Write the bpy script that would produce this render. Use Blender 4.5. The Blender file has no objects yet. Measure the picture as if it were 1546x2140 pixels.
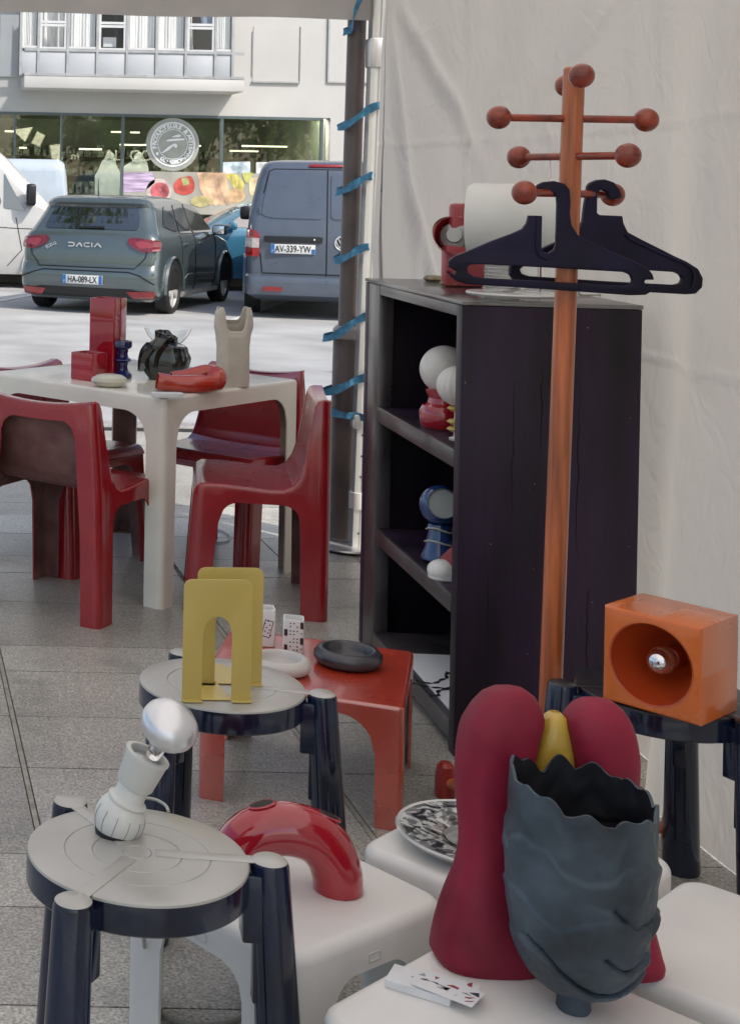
import bpy, bmesh, math, random
from mathutils import Vector, Matrix, noise
random.seed(7)
R = math.radians
sc = bpy.context.scene
# ---------------------------------------------------------------- camera
FPX, PPX, PPY, ROLL, CH = 3100.0, -220.0, 387.0, 0.020, 1.45
cam_d = bpy.data.cameras.new("camera"); cam = bpy.data.objects.new("camera", cam_d)
sc.collection.objects.link(cam); sc.camera = cam
cam_d.sensor_fit = 'HORIZONTAL'; cam_d.sensor_width = 36.0
cam_d.lens = 36.0 * FPX / 1546.0
cam_d.shift_x = (773.0 - PPX) / 1546.0
cam_d.shift_y = -(1070.0 - PPY) / 1546.0
cam_d.clip_start = 0.05; cam_d.clip_end = 400
cam.matrix_world = Matrix.Translation((0, 0, CH)) @ Matrix.Rotation(R(90), 4, 'X') @ Matrix.Rotation(ROLL, 4, 'Z')
# ---------------------------------------------------------------- light
SUN = Vector((0.50, -0.56, 0.78)).normalized()
w = bpy.data.worlds.new("World"); sc.world = w; w.use_nodes = True
nt = w.node_tree; bg = nt.nodes['Background']
sky = nt.nodes.new('ShaderNodeTexSky'); sky.sky_type = 'NISHITA'; sky.sun_disc = False
sky.sun_elevation = math.asin(SUN.z); sky.sun_rotation = math.atan2(SUN.x, SUN.y)
sky.air_density = 1.0; sky.dust_density = 2.5; sky.ozone_density = 0.6
nt.links.new(sky.outputs[0], bg.inputs[0]); bg.inputs[1].default_value = 0.15
sun_d = bpy.data.lights.new("sun", 'SUN'); sun_d.energy = 2.5; sun_d.angle = R(0.5); sun_d.color = (1, 0.95, 0.88)
sun = bpy.data.objects.new("sun", sun_d); sc.collection.objects.link(sun)
sun.rotation_euler = SUN.to_track_quat('Z', 'Y').to_euler()
sc.view_settings.view_transform = 'Standard'; sc.view_settings.look = 'None'
sc.view_settings.exposure = 0.45; sc.view_settings.gamma = 1.0
sc.cycles.max_bounces = 10; sc.cycles.diffuse_bounces = 5; sc.cycles.glossy_bounces = 4
sc.cycles.transmission_bounces = 6; sc.cycles.transparent_max_bounces = 8
sc.cycles.sample_clamp_indirect = 6.0
sc.cycles.use_denoising = True

# ---------------------------------------------------------------- where a point of the view lies in the place
def at(u, v, d):
    a, b = u - PPX, v - PPY
    x = a * math.cos(ROLL) + b * math.sin(ROLL); y = -a * math.sin(ROLL) + b * math.cos(ROLL)
    return Vector((x * d / FPX, d, CH - y * d / FPX))
def on(u, v, z):
    a, b = u - PPX, v - PPY
    y = -a * math.sin(ROLL) + b * math.cos(ROLL)
    return at(u, v, (CH - z) * FPX / y)

# ---------------------------------------------------------------- materials
MC = {}
def mat(name, col, rough=0.5, metal=0.0, var=0.06, vscale=6.0, bump=0.0, bscale=60.0, spec=0.5, ior=1.5, coat=0.0,
        col2=None, trans=0.0, stretch=(1, 1, 1), sheen=0.0, rvar=0.08):
    if name in MC: return MC[name]
    m = bpy.data.materials.new(name); m.use_nodes = True; MC[name] = m
    n, l = m.node_tree.nodes, m.node_tree.links
    p = n['Principled BSDF']
    tc = n.new('ShaderNodeTexCoord'); mp = n.new('ShaderNodeMapping'); mp.inputs['Scale'].default_value = stretch
    l.new(tc.outputs['Object'], mp.inputs[0])
    nz = n.new('ShaderNodeTexNoise'); nz.inputs['Scale'].default_value = vscale; nz.inputs['Detail'].default_value = 6
    l.new(mp.outputs[0], nz.inputs['Vector'])
    mx = n.new('ShaderNodeMix'); mx.data_type = 'RGBA'
    c = Vector(col[:3]); c2 = Vector(col2) if col2 else c
    lo = [max(0, x * (1 - var * 2)) for x in c]; hi = [x * (1 + var * 2) for x in c2]
    mx.inputs[6].default_value = (*lo, 1); mx.inputs[7].default_value = (*hi, 1)
    rp = n.new('ShaderNodeValToRGB'); rp.color_ramp.elements[0].position = 0.32; rp.color_ramp.elements[1].position = 0.68
    l.new(nz.outputs['Fac'], rp.inputs[0]); l.new(rp.outputs[0], mx.inputs[0]); l.new(mx.outputs[2], p.inputs['Base Color'])
    mr = n.new('ShaderNodeMapRange'); mr.inputs['To Min'].default_value = max(0.02, rough - rvar); mr.inputs['To Max'].default_value = min(1, rough + rvar)
    l.new(nz.outputs['Fac'], mr.inputs['Value']); l.new(mr.outputs[0], p.inputs['Roughness'])
    p.inputs['Metallic'].default_value = metal; p.inputs['Specular IOR Level'].default_value = spec
    p.inputs['IOR'].default_value = ior; p.inputs['Coat Weight'].default_value = coat; p.inputs['Coat Roughness'].default_value = 0.06
    p.inputs['Transmission Weight'].default_value = trans; p.inputs['Sheen Weight'].default_value = sheen
    if bump:
        nb = n.new('ShaderNodeTexNoise'); nb.inputs['Scale'].default_value = bscale; nb.inputs['Detail'].default_value = 4
        l.new(mp.outputs[0], nb.inputs['Vector'])
        bp = n.new('ShaderNodeBump'); bp.inputs['Strength'].default_value = bump; bp.inputs['Distance'].default_value = 0.01
        l.new(nb.outputs['Fac'], bp.inputs['Height']); l.new(bp.outputs[0], p.inputs['Normal'])
    return m
def emit(name, col, s):
    m = mat(name, (0.8, 0.8, 0.8)); p = m.node_tree.nodes['Principled BSDF']
    p.inputs['Emission Color'].default_value = (*col, 1); p.inputs['Emission Strength'].default_value = s
    return m

# ---------------------------------------------------------------- objects
COL = sc.collection
def tag(o, label=None, cat=None, group=None, kind=None):
    if label: o['label'] = label
    if cat: o['category'] = cat
    if group: o['group'] = group
    if kind: o['kind'] = kind
    return o
def thing(name, label, cat, loc=(0, 0, 0), rz=0.0, group=None):
    o = bpy.data.objects.new(name, None); COL.objects.link(o); o.empty_display_size = 0.1
    o.matrix_world = Matrix.Translation(loc) @ Matrix.Rotation(rz, 4, 'Z')
    o.location = loc; o.rotation_euler = (0, 0, rz)
    o['_m'] = 1; del o['_m']
    return tag(o, label, cat, group)
def mroot(p):
    m = Matrix.Identity(4); ch = []
    while p: ch.append(p); p = p.parent
    for q in reversed(ch): m = m @ Matrix.LocRotScale(q.location, q.rotation_euler, q.scale)
    return m
def obj(name, bm, m, parent=None, smooth=30, world=False, recalc=False):
    if recalc: bmesh.ops.recalc_face_normals(bm, faces=bm.faces)
    if world and parent: bm.transform(mroot(parent).inverted())
    me = bpy.data.meshes.new(name); bm.to_mesh(me); bm.free()
    ms = m if isinstance(m, (list, tuple)) else [m]
    for k in ms: me.materials.append(k)
    if smooth:
        me.shade_smooth(); me.set_sharp_from_angle(angle=R(smooth))
    o = bpy.data.objects.new(name, me); COL.objects.link(o)
    if parent: o.parent = parent
    return o
def copy_tree(o, parent=None):
    c = o.copy(); COL.objects.link(c); c.parent = parent
    for ch in list(o.children): copy_tree(ch, c)
    return c
def single(name, label, cat, bm, m, group=None, smooth=30, base=None, recalc=False):
    "a thing that is one mesh; its origin is put at its base"
    if base is None:
        xs = [v.co for v in bm.verts]; base = Vector(((min(v.x for v in xs) + max(v.x for v in xs)) / 2, (min(v.y for v in xs) + max(v.y for v in xs)) / 2, min(v.z for v in xs)))
    bm.transform(Matrix.Translation(-Vector(base)))
    o = obj(name, bm, m, None, smooth, recalc=recalc); o.location = base
    return tag(o, label, cat, group)

# ---------------------------------------------------------------- shapes
def NB(): return bmesh.new()
def xf(bm, loc=(0, 0, 0), rot=(0, 0, 0), sc_=(1, 1, 1)):
    from mathutils import Euler
    bm.transform(Matrix.LocRotScale(Vector(loc), Euler(rot), Vector(sc_))); return bm
def join(a, *bs, mi=None):
    for b in bs:
        me = bpy.data.meshes.new('_t'); b.to_mesh(me); b.free()
        n0 = len(a.faces); a.from_mesh(me); bpy.data.meshes.remove(me)
        if mi is not None:
            a.faces.ensure_lookup_table()
            for f in a.faces[n0:]: f.material_index = mi
    return a
def bevel(bm, wd, seg=2, ang=30):
    if wd <= 0: return bm
    bm.normal_update()
    es = [e for e in bm.edges if len(e.link_faces) == 2 and e.calc_face_angle(0) > R(ang)]
    bmesh.ops.bevel(bm, geom=es, offset=wd, segments=seg, profile=0.5, affect='EDGES', clamp_overlap=True)
    return bm
def box(sx, sy, sz, loc=(0, 0, 0), rot=(0, 0, 0), bev=0.0, seg=2, base=False):
    bm = NB(); bmesh.ops.create_cube(bm, size=1.0)
    for v in bm.verts: v.co = Vector((v.co.x * sx, v.co.y * sy, (v.co.z + (0.5 if base else 0)) * sz))
    if bev: bevel(bm, bev, seg)
    return xf(bm, loc, rot)
def lathe(prof, seg=48, loc=(0, 0, 0), rot=(0, 0, 0), closed=False, f=None):
    bm = NB(); rings = []
    for r, z in prof:
        if r < 1e-6: rings.append([bm.verts.new((0, 0, z))]); continue
        ring = []
        for i in range(seg):
            a = 2 * math.pi * i / seg; p = Vector((r * math.cos(a), r * math.sin(a), z))
            ring.append(bm.verts.new(f(p, a) if f else p))
        rings.append(ring)
    pairs = list(zip(rings, rings[1:]))
    if closed: pairs.append((rings[-1], rings[0]))
    for A, B in pairs:
        for i in range(seg):
            j = (i + 1) % seg
            try:
                if len(A) == 1 and len(B) == 1: break
                if len(A) == 1: bm.faces.new((A[0], B[j], B[i]))
                elif len(B) == 1: bm.faces.new((A[i], A[j], B[0]))
                else: bm.faces.new((A[i], A[j], B[j], B[i]))
            except ValueError: pass
    bmesh.ops.recalc_face_normals(bm, faces=bm.faces)
    return xf(bm, loc, rot)
def frames(pts):
    pts = [Vector(p) for p in pts]; T = []
    for i in range(len(pts)):
        a = pts[max(0, i - 1)]; b = pts[min(len(pts) - 1, i + 1)]; T.append((b - a).normalized())
    up = Vector((0, 0, 1)) if abs(T[0].z) < 0.9 else Vector((1, 0, 0))
    N = [(up - T[0] * up.dot(T[0])).normalized()]
    for i in range(1, len(pts)):
        q = T[i - 1].rotation_difference(T[i]); N.append((q @ N[-1]).normalized())
    return pts, T, N
def sweep(pts, sect, scales=None, cap=True):
    "sect: closed list of (a,b) in the plane across the path"
    pts, T, N = frames(pts); bm = NB(); rings = []
    for i, p in enumerate(pts):
        B = T[i].cross(N[i]); s = scales[i] if scales else 1.0
        if not isinstance(s, (tuple, list)): s = (s, s)
        rings.append([bm.verts.new(p + N[i] * a * s[0] + B * b * s[1]) for a, b in sect])
    k = len(sect)
    for A, Bq in zip(rings, rings[1:]):
        for i in range(k): bm.faces.new((A[i], A[(i + 1) % k], Bq[(i + 1) % k], Bq[i]))
    if cap:
        bm.faces.new(list(reversed(rings[0]))); bm.faces.new(rings[-1])
    bmesh.ops.recalc_face_normals(bm, faces=bm.faces)
    return bm
def circ(n=12, r=1.0): return [(r * math.cos(2 * math.pi * i / n), r * math.sin(2 * math.pi * i / n)) for i in range(n)]
def tube(pts, r, n=12, scales=None, cap=True): return sweep(pts, circ(n, r), scales, cap)
def smoothpath(pts, n=8):
    P = [Vector(p) for p in pts]; out = []
    for i in range(len(P) - 1):
        p0 = P[max(0, i - 1)]; p1 = P[i]; p2 = P[i + 1]; p3 = P[min(len(P) - 1, i + 2)]
        for k in range(n):
            t = k / n
            out.append(0.5 * ((2 * p1) + (p2 - p0) * t + (2 * p0 - 5 * p1 + 4 * p2 - p3) * t * t + (3 * p1 - p0 - 3 * p2 + p3) * t ** 3))
    out.append(P[-1]); return out
def sphere(r, loc=(0, 0, 0), u=32, v=20, sc_=(1, 1, 1), rot=(0, 0, 0)):
    bm = NB(); bmesh.ops.create_uvsphere(bm, u_segments=u, v_segments=v, radius=r)
    return xf(bm, loc, rot, sc_)
def grid(fn, nu, nv, closeu=False):
    bm = NB(); V = [[bm.verts.new(fn(i / nu, j / nv)) for j in range(nv + 1)] for i in range(nu + (0 if closeu else 1))]
    for i in range(nu):
        for j in range(nv):
            a = V[i]; b = V[(i + 1) % len(V)]
            try: bm.faces.new((a[j], b[j], b[j + 1], a[j + 1]))
            except ValueError: pass
    return bm
def curve_mesh(cu):
    o = bpy.data.objects.new('_c', cu); COL.objects.link(o)
    dg = bpy.context.evaluated_depsgraph_get(); me = bpy.data.meshes.new_from_object(o.evaluated_get(dg))
    bm = NB(); bm.from_mesh(me); bpy.data.objects.remove(o); bpy.data.meshes.remove(me)
    bmesh.ops.remove_doubles(bm, verts=bm.verts, dist=1e-6)
    return bm
def plate(polys, th, bev=0.0, res=2):
    "flat outline(s) in XY (later ones cut holes), thickness th along Z, centred"
    cu = bpy.data.curves.new('_p', 'CURVE'); cu.dimensions = '2D'; cu.fill_mode = 'BOTH'
    cu.extrude = th / 2 - bev; cu.bevel_depth = bev; cu.bevel_resolution = res; cu.offset = -bev
    for p in polys:
        s = cu.splines.new('POLY'); s.points.add(len(p) - 1); s.use_cyclic_u = True
        for k, q in enumerate(p): s.points[k].co = (q[0], q[1], 0, 1)
    bm = curve_mesh(cu); bpy.data.curves.remove(cu); return bm
def text(body, size, th=0.002, align='CENTER', bold=0.0, sx=1.0):
    cu = bpy.data.curves.new('_t', 'FONT'); cu.body = body; cu.size = size; cu.extrude = th / 2
    cu.align_x = align; cu.align_y = 'CENTER'; cu.offset = bold; cu.resolution_u = 3
    bm = curve_mesh(cu); bpy.data.curves.remove(cu)
    for v in bm.verts: v.co.x *= sx
    return bm
def rpoly(pts, r=0.01, n=4):
    "round the corners of a polygon"
    out = []; k = len(pts)
    for i in range(k):
        p0 = Vector(pts[i - 1]); p1 = Vector(pts[i]); p2 = Vector(pts[(i + 1) % k])
        rr = pts[i][2] if len(pts[i]) > 2 else r
        p0, p1, p2 = p0.to_2d(), p1.to_2d(), p2.to_2d()
        a = (p0 - p1); b = (p2 - p1); d = min(rr, a.length * 0.49, b.length * 0.49)
        if d < 1e-5: out.append(tuple(p1)); continue
        s = p1 + a.normalized() * d; e = p1 + b.normalized() * d
        for q in range(n + 1):
            t = q / n; c = s * (1 - t) ** 2 + p1 * 2 * t * (1 - t) + e * t * t; out.append(tuple(c))
    return out
def rrect(w_, h_, r=0.01, n=5, cx=0, cy=0):
    return rpoly([(cx - w_ / 2, cy - h_ / 2), (cx + w_ / 2, cy - h_ / 2), (cx + w_ / 2, cy + h_ / 2), (cx - w_ / 2, cy + h_ / 2)], r, n)
def solidify(bm, th, mi_in=None):
    "give a sheet thickness inwards; the inner side and rim take material mi_in"
    bm.normal_update(); off = {}
    src = list(bm.faces); vs = list(bm.verts)
    for v in vs: off[v] = bm.verts.new(v.co - v.normal * th * min(2.0, v.calc_shell_factor()))
    bedge = [e for e in bm.edges if len(e.link_faces) == 1]
    for f in src:
        nf = bm.faces.new([off[v] for v in reversed(f.verts)]); nf.smooth = True
        if mi_in is not None: nf.material_index = mi_in
    for e in bedge:
        l = e.link_loops[0]; a, b = l.vert, l.link_loop_next.vert
        try: bm.faces.new((b, a, off[a], off[b]))
        except ValueError: pass
    bm.normal_update(); return bm
# ================================================================ materials used
RED = mat('red_fibreglass', (0.34, 0.009, 0.016), 0.15, var=0.09, vscale=7, ior=1.8, rvar=.05, col2=(.30, .012, .018))
REDIN = mat('raw_fibreglass_red', (0.17, 0.055, 0.05), 0.75, var=0.18, vscale=9, col2=(0.16, 0.085, 0.075), bump=0.3, bscale=120)
CREAM = mat('cream_fibreglass', (0.78, 0.755, 0.67), 0.22, var=0.03, coat=0.3)
CREAMIN = mat('raw_fibreglass_brown', (0.20, 0.12, 0.10), 0.8, var=0.2, col2=(0.28, 0.2, 0.17), bump=0.3, bscale=120)
ORAF = mat('orange_red_fibreglass', (0.44, 0.036, 0.012), 0.26, var=0.06, coat=0.3, ior=2.5)
WHT = mat('white_plastic', (0.74, 0.73, 0.71), 0.33, var=0.03, vscale=2.2, col2=(.80, .785, .75), bump=.03, bscale=160)
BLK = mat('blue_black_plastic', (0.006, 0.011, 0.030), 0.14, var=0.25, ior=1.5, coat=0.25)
BLKSHEEN = mat('black_top_painted_sheen', (0.38, 0.37, 0.345), 0.34, var=0.06, ior=2.2, rvar=0.03)  # pale base colour carries the bright reflection seen on the black plastic
CAB = mat('cabinet_black_paint', (0.0065, 0.005, 0.0105), 0.45, var=0.35, vscale=2.2, stretch=(3, 3, 0.5), bump=0.10, bscale=30, spec=.35, col2=(.020, .009, .026))
CABE = mat('cabinet_worn_edge', (0.040, 0.034, 0.036), 0.30, var=0.12, vscale=9, col2=(0.062, 0.055, 0.058), stretch=(1, 1, .6), ior=1.9)
WOOD = mat('orange_stained_wood', (0.34, 0.085, 0.022), 0.30, var=0.22, vscale=5, col2=(0.40, 0.11, 0.035), stretch=(12, 12, 0.6), coat=0.35, bump=0.03)
BALL = mat('red_brown_wood_ball', (0.23, 0.032, 0.012), 0.30, var=0.22, vscale=18, coat=0.3, stretch=(1, 1, 3))
HANG = mat('dark_hanger_plastic', (0.008, 0.006, 0.024), 0.45, var=0.3, spec=.25, bump=0.06, bscale=200)
YEL = mat('mustard_enamel', (0.54, 0.42, 0.12), 0.34, var=0.03)
BLUEC = mat('cobalt_glaze', (0.012, 0.014, 0.09), 0.1, coat=0.8, var=0.15)
REDG = mat('red_glaze', (0.36, 0.010, 0.022), 0.07, coat=1.0, var=0.08)
TOMATO = mat('tomato_glaze', (0.42, 0.03, 0.014), 0.12, coat=0.8, var=0.08)
CLAY = mat('slate_blue_clay', (0.024, 0.040, 0.058), 0.55, var=0.22, vscale=9, bump=0.5, bscale=14, col2=(0.05, 0.07, 0.09))
WINE = mat('wine_satin_glaze', (0.23, 0.013, 0.036), 0.55, var=0.16, vscale=7, spec=.3, bump=0.05, bscale=90)
OCHRE = mat('yellow_glaze', (0.50, 0.33, 0.05), 0.22, var=0.12, coat=0.3)
CHROME = mat('chrome', (0.75, 0.76, 0.78), 0.06, 1.0, var=0.0, rvar=0.02)
SATIN = mat('satin_silver', (0.62, 0.64, 0.67), 0.28, 1.0, var=0.02)
MATW = mat('matt_white_metal', (0.64, 0.645, 0.61), 0.45, var=0.03)
OPAL = mat('opal_glass', (0.66, 0.64, 0.60), 0.3, var=0.02)
BLACKM = mat('black_rubber', (0.008, 0.008, 0.009), 0.6)
ORAL = mat('orange_ceramic', (0.62, 0.145, 0.028), 0.28, var=0.05, coat=0.35, bump=0.02, bscale=20)
ORAD = mat('deep_orange_cone', (0.40, 0.05, 0.01), 0.35, var=0.05)
GLASS = mat('clear_glass', (0.95, 0.97, 0.96), 0.01, trans=1.0, var=0, ior=1.45, rvar=0.0)
PLAST = mat('clear_acrylic', (0.9, 0.92, 0.92), 0.03, trans=1.0, var=0, ior=1.3)
PAPER = mat('white_paper', (0.72, 0.73, 0.74), 0.6, var=0.01)
BONE = mat('bone_ceramic', (0.56, 0.52, 0.44), 0.45, var=0.04, vscale=20)
CHAR = mat('charcoal_ceramic', (0.028, 0.029, 0.036), 0.32, var=0.1, ior=1.7)
JACK = mat('black_green_glaze', (0.016, 0.020, 0.018), 0.12, coat=0.8, var=0.3)
OLIVE = mat('olive_bronze_glaze', (0.24, 0.19, 0.11), 0.25, var=0.25, vscale=25)
ALU = mat('brushed_aluminium', (0.60, 0.60, 0.58), 0.34, 0.7, var=0.06, stretch=(1, 1, 0.1))
STRAP = mat('blue_strap', (0.06, 0.22, 0.36), 0.65, var=0.18, vscale=30, bump=0.2, bscale=300)
POSTM = mat('brown_grey_post_paint', (0.115, 0.092, 0.087), 0.38, var=0.14, vscale=5)
CABLE = mat('pale_cable', (0.42, 0.42, 0.38), 0.5)
NAVYL = mat('blue_enamel_lamp', (0.012, 0.045, 0.16), 0.12, coat=0.6)
CANVASRED = mat('red_canvas', (0.26, 0.05, 0.055), 0.85, bump=0.2, bscale=400)
TYRE = mat('tyre_rubber', (0.012, 0.012, 0.013), 0.7)

# ---- tent cloth: light comes through it
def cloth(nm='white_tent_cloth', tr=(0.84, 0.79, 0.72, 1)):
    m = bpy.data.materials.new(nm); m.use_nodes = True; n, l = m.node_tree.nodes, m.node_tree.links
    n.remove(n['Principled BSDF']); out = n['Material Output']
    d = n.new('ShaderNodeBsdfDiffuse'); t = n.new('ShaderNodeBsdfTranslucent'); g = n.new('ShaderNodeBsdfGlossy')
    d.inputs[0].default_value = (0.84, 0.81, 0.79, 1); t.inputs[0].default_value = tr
    g.inputs['Roughness'].default_value = 0.45
    m1 = n.new('ShaderNodeMixShader'); m1.inputs[0].default_value = 0.72
    m2 = n.new('ShaderNodeMixShader'); m2.inputs[0].default_value = 0.04
    l.new(d.outputs[0], m1.inputs[1]); l.new(t.outputs[0], m1.inputs[2]); l.new(m1.outputs[0], m2.inputs[1]); l.new(g.outputs[0], m2.inputs[2])
    l.new(m2.outputs[0], out.inputs[0])
    tc = n.new('ShaderNodeTexCoord'); mp = n.new('ShaderNodeMapping'); mp.inputs['Scale'].default_value = (1, 1, 0.9)
    mp.inputs['Rotation'].default_value = (0.5, 0, 0)
    nz = n.new('ShaderNodeTexNoise'); nz.inputs['Scale'].default_value = 2.4; nz.inputs['Detail'].default_value = 5; nz.inputs['Roughness'].default_value = .42; nz.inputs['Distortion'].default_value = 1.1
    nz2 = n.new('ShaderNodeTexNoise'); nz2.inputs['Scale'].default_value = 7; nz2.inputs['Detail'].default_value = 2; nz2.inputs['Distortion'].default_value = 3.2
    ad = n.new('ShaderNodeMath'); ad.operation = 'MULTIPLY_ADD'; ad.inputs[1].default_value = 0.22
    bp = n.new('ShaderNodeBump'); bp.inputs['Strength'].default_value = 0.38; bp.inputs['Distance'].default_value = 0.05
    l.new(tc.outputs['Object'], mp.inputs[0]); l.new(mp.outputs[0], nz.inputs['Vector']); l.new(mp.outputs[0], nz2.inputs['Vector'])
    l.new(nz2.outputs['Fac'], ad.inputs[0]); l.new(nz.outputs['Fac'], ad.inputs[2]); l.new(ad.outputs[0], bp.inputs['Height'])
    for s in (d, t, g): l.new(bp.outputs[0], s.inputs['Normal'])
    return m
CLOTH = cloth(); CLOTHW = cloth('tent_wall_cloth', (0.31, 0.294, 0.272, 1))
# ---- granite paving, each slab a slightly different tone
def granite():
    m = bpy.data.materials.new('granite_paving'); m.use_nodes = True; n, l = m.node_tree.nodes, m.node_tree.links
    p = n['Principled BSDF']; tc = n.new('ShaderNodeTexCoord'); geo = n.new('ShaderNodeNewGeometry')
    def noi(s, d=3): 
        q = n.new('ShaderNodeTexNoise'); q.inputs['Scale'].default_value = s; q.inputs['Detail'].default_value = d; l.new(tc.outputs['Object'], q.inputs['Vector']); return q
    a = noi(150, 3); b = noi(1.3, 5); c = noi(45, 2)
    rp = n.new('ShaderNodeValToRGB'); e = rp.color_ramp.elements
    e[0].position = 0.30; e[0].color = (0.20, 0.19, 0.165, 1); e[1].position = 0.66; e[1].color = (0.66, 0.635, 0.565, 1)
    k = e.new(0.48); k.color = (0.44, 0.42, 0.37, 1)
    l.new(a.outputs['Fac'], rp.inputs[0])
    mr = n.new('ShaderNodeMapRange'); mr.inputs['To Min'].default_value = 0.76; mr.inputs['To Max'].default_value = 1.12; l.new(geo.outputs['Random Per Island'], mr.inputs['Value'])
    mb = n.new('ShaderNodeMapRange'); mb.inputs['From Min'].default_value = 0.3; mb.inputs['From Max'].default_value = 0.7; mb.inputs['To Min'].default_value = 0.78; mb.inputs['To Max'].default_value = 1.18; l.new(b.outputs['Fac'], mb.inputs['Value'])
    mc = n.new('ShaderNodeMapRange'); mc.inputs['From Min'].default_value = 0.3; mc.inputs['From Max'].default_value = 0.7; mc.inputs['To Min'].default_value = 0.85; mc.inputs['To Max'].default_value = 1.15; l.new(c.outputs['Fac'], mc.inputs['Value'])
    x1 = n.new('ShaderNodeMath'); x1.operation = 'MULTIPLY'; l.new(mr.outputs[0], x1.inputs[0]); l.new(mb.outputs[0], x1.inputs[1])
    x2 = n.new('ShaderNodeMath'); x2.operation = 'MULTIPLY'; l.new(x1.outputs[0], x2.inputs[0]); l.new(mc.outputs[0], x2.inputs[1])
    vm = n.new('ShaderNodeVectorMath'); vm.operation = 'SCALE'; l.new(rp.outputs[0], vm.inputs[0]); l.new(x2.outputs[0], vm.inputs['Scale'])
    st = noi(3.7, 8); ms = n.new('ShaderNodeMapRange'); ms.inputs['From Min'].default_value = 0.30; ms.inputs['From Max'].default_value = 0.46; ms.inputs['To Min'].default_value = 0.72; ms.inputs['To Max'].default_value = 1.0; l.new(st.outputs['Fac'], ms.inputs['Value'])
    v2 = n.new('ShaderNodeVectorMath'); v2.operation = 'SCALE'; l.new(vm.outputs[0], v2.inputs[0]); l.new(ms.outputs[0], v2.inputs['Scale']); l.new(v2.outputs[0], p.inputs['Base Color'])
    bp = n.new('ShaderNodeBump'); bp.inputs['Strength'].default_value = 0.35; bp.inputs['Distance'].default_value = 0.003; l.new(a.outputs['Fac'], bp.inputs['Height']); l.new(bp.outputs[0], p.inputs['Normal'])
    p.inputs['Roughness'].default_value = 0.36; p.inputs['IOR'].default_value = 1.8
    return m
GRAN = granite()

# ================================================================ ground
def sheet(x0, y0, x1, y1, z):
    bm = NB(); bm.faces.new([bm.verts.new(p) for p in ((x0, y0, z), (x1, y0, z), (x1, y1, z), (x0, y1, z))]); return bm
ASPH = mat('pale_asphalt', (0.42, 0.42, 0.41), 0.75, var=0.10, vscale=1.1, bump=0.25, bscale=90)
tag(obj('road', sheet(-150, -60, 200, 220, -0.10), ASPH), kind='structure')
JOINT = mat('paving_joint', (0.022, 0.021, 0.018), 0.9, var=0.2)
STRIP = mat('pale_joint_strip', (0.34, 0.33, 0.28), 0.8, var=0.12, vscale=30)
bm = box(60, 27, 0.10, (0, -4.4, -0.058)); tag(obj('pavement_bed', bm, JOINT, smooth=0), kind='structure')
bm = NB(); rows = [0.9, 1.35, 1.75, 2.12, 2.40, 2.63, 2.99, 3.23, 3.71, 4.07, 4.45, 4.70, 5.20, 5.59, 5.845]
y = 5.845; rr = random.Random(4)
while y < 8.9: y += rr.choice((0.25, 0.38, 0.36, 0.48, 0.5)); rows.append(y)
y = 0.9; pre = []
while y > -8: y -= rr.choice((0.25, 0.38, 0.36, 0.48)); pre.append(y)
rows = sorted(pre) + rows
strips = [0.353 + 0.756 * k for k in range(-24, 24)]
for y0, y1 in zip(rows, rows[1:]):
    for k, (xa, xb) in enumerate(zip(strips, strips[1:])):
        x0, x1 = xa + 0.0065, xb - 0.0065
        cuts = [x0, x1]
        if rr.random() < 0.25: cuts = [x0, x0 + (x1 - x0) * rr.uniform(0.35, 0.65), x1]
        for c0, c1 in zip(cuts, cuts[1:]):
            g = 0.0026
            q = box(c1 - c0 - 2 * g, y1 - y0 - 2 * g, 0.02, ((c0 + c1) / 2, (y0 + y1) / 2, -0.01 + rr.uniform(-0.0006, 0.0004)))
            join(bm, q)
tag(obj('pavement', bm, GRAN, smooth=0), kind='structure')
bm = NB()
for x in strips: join(bm, box(0.012, 17.1, 0.006, (x, 0.5, -0.0045)))
tag(obj('paving_joint_strips', bm, STRIP, smooth=0), kind='structure')
KERB = mat('granite_kerb', (0.34, 0.33, 0.31), 0.7, var=0.1, vscale=20)
bm = NB()
for k in range(-20, 22): join(bm, box(0.99, 0.16, 0.13, (k * 1.0, 9.2, -0.062), bev=0.012))
tag(obj('kerb', bm, KERB), kind='structure')
bm = NB()
for k in range(-10, 14): join(bm, box(1.98, 0.2, 0.14, (k * 2.0, 24.4, -0.04), bev=0.015))
tag(obj('far_kerb', bm, KERB), kind='structure')
tag(obj('far_pavement', box(80, 5.2, 0.12, (10, 27.1, -0.04)), mat('far_paving', (0.42, 0.41, 0.38), 0.8, var=0.08)), kind='structure')
LINE = mat('road_paint', (0.65, 0.65, 0.63), 0.7, var=0.1, vscale=12)
for x in (0.2, 3.9, 7.6): 
    q = sheet(-0.06, 0, 0.06, 4.6, -0.094); xf(q, (x, 17.4, 0), (0, 0, R(-24)))
    tag(obj('parking_line', q, LINE), kind='structure')

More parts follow.
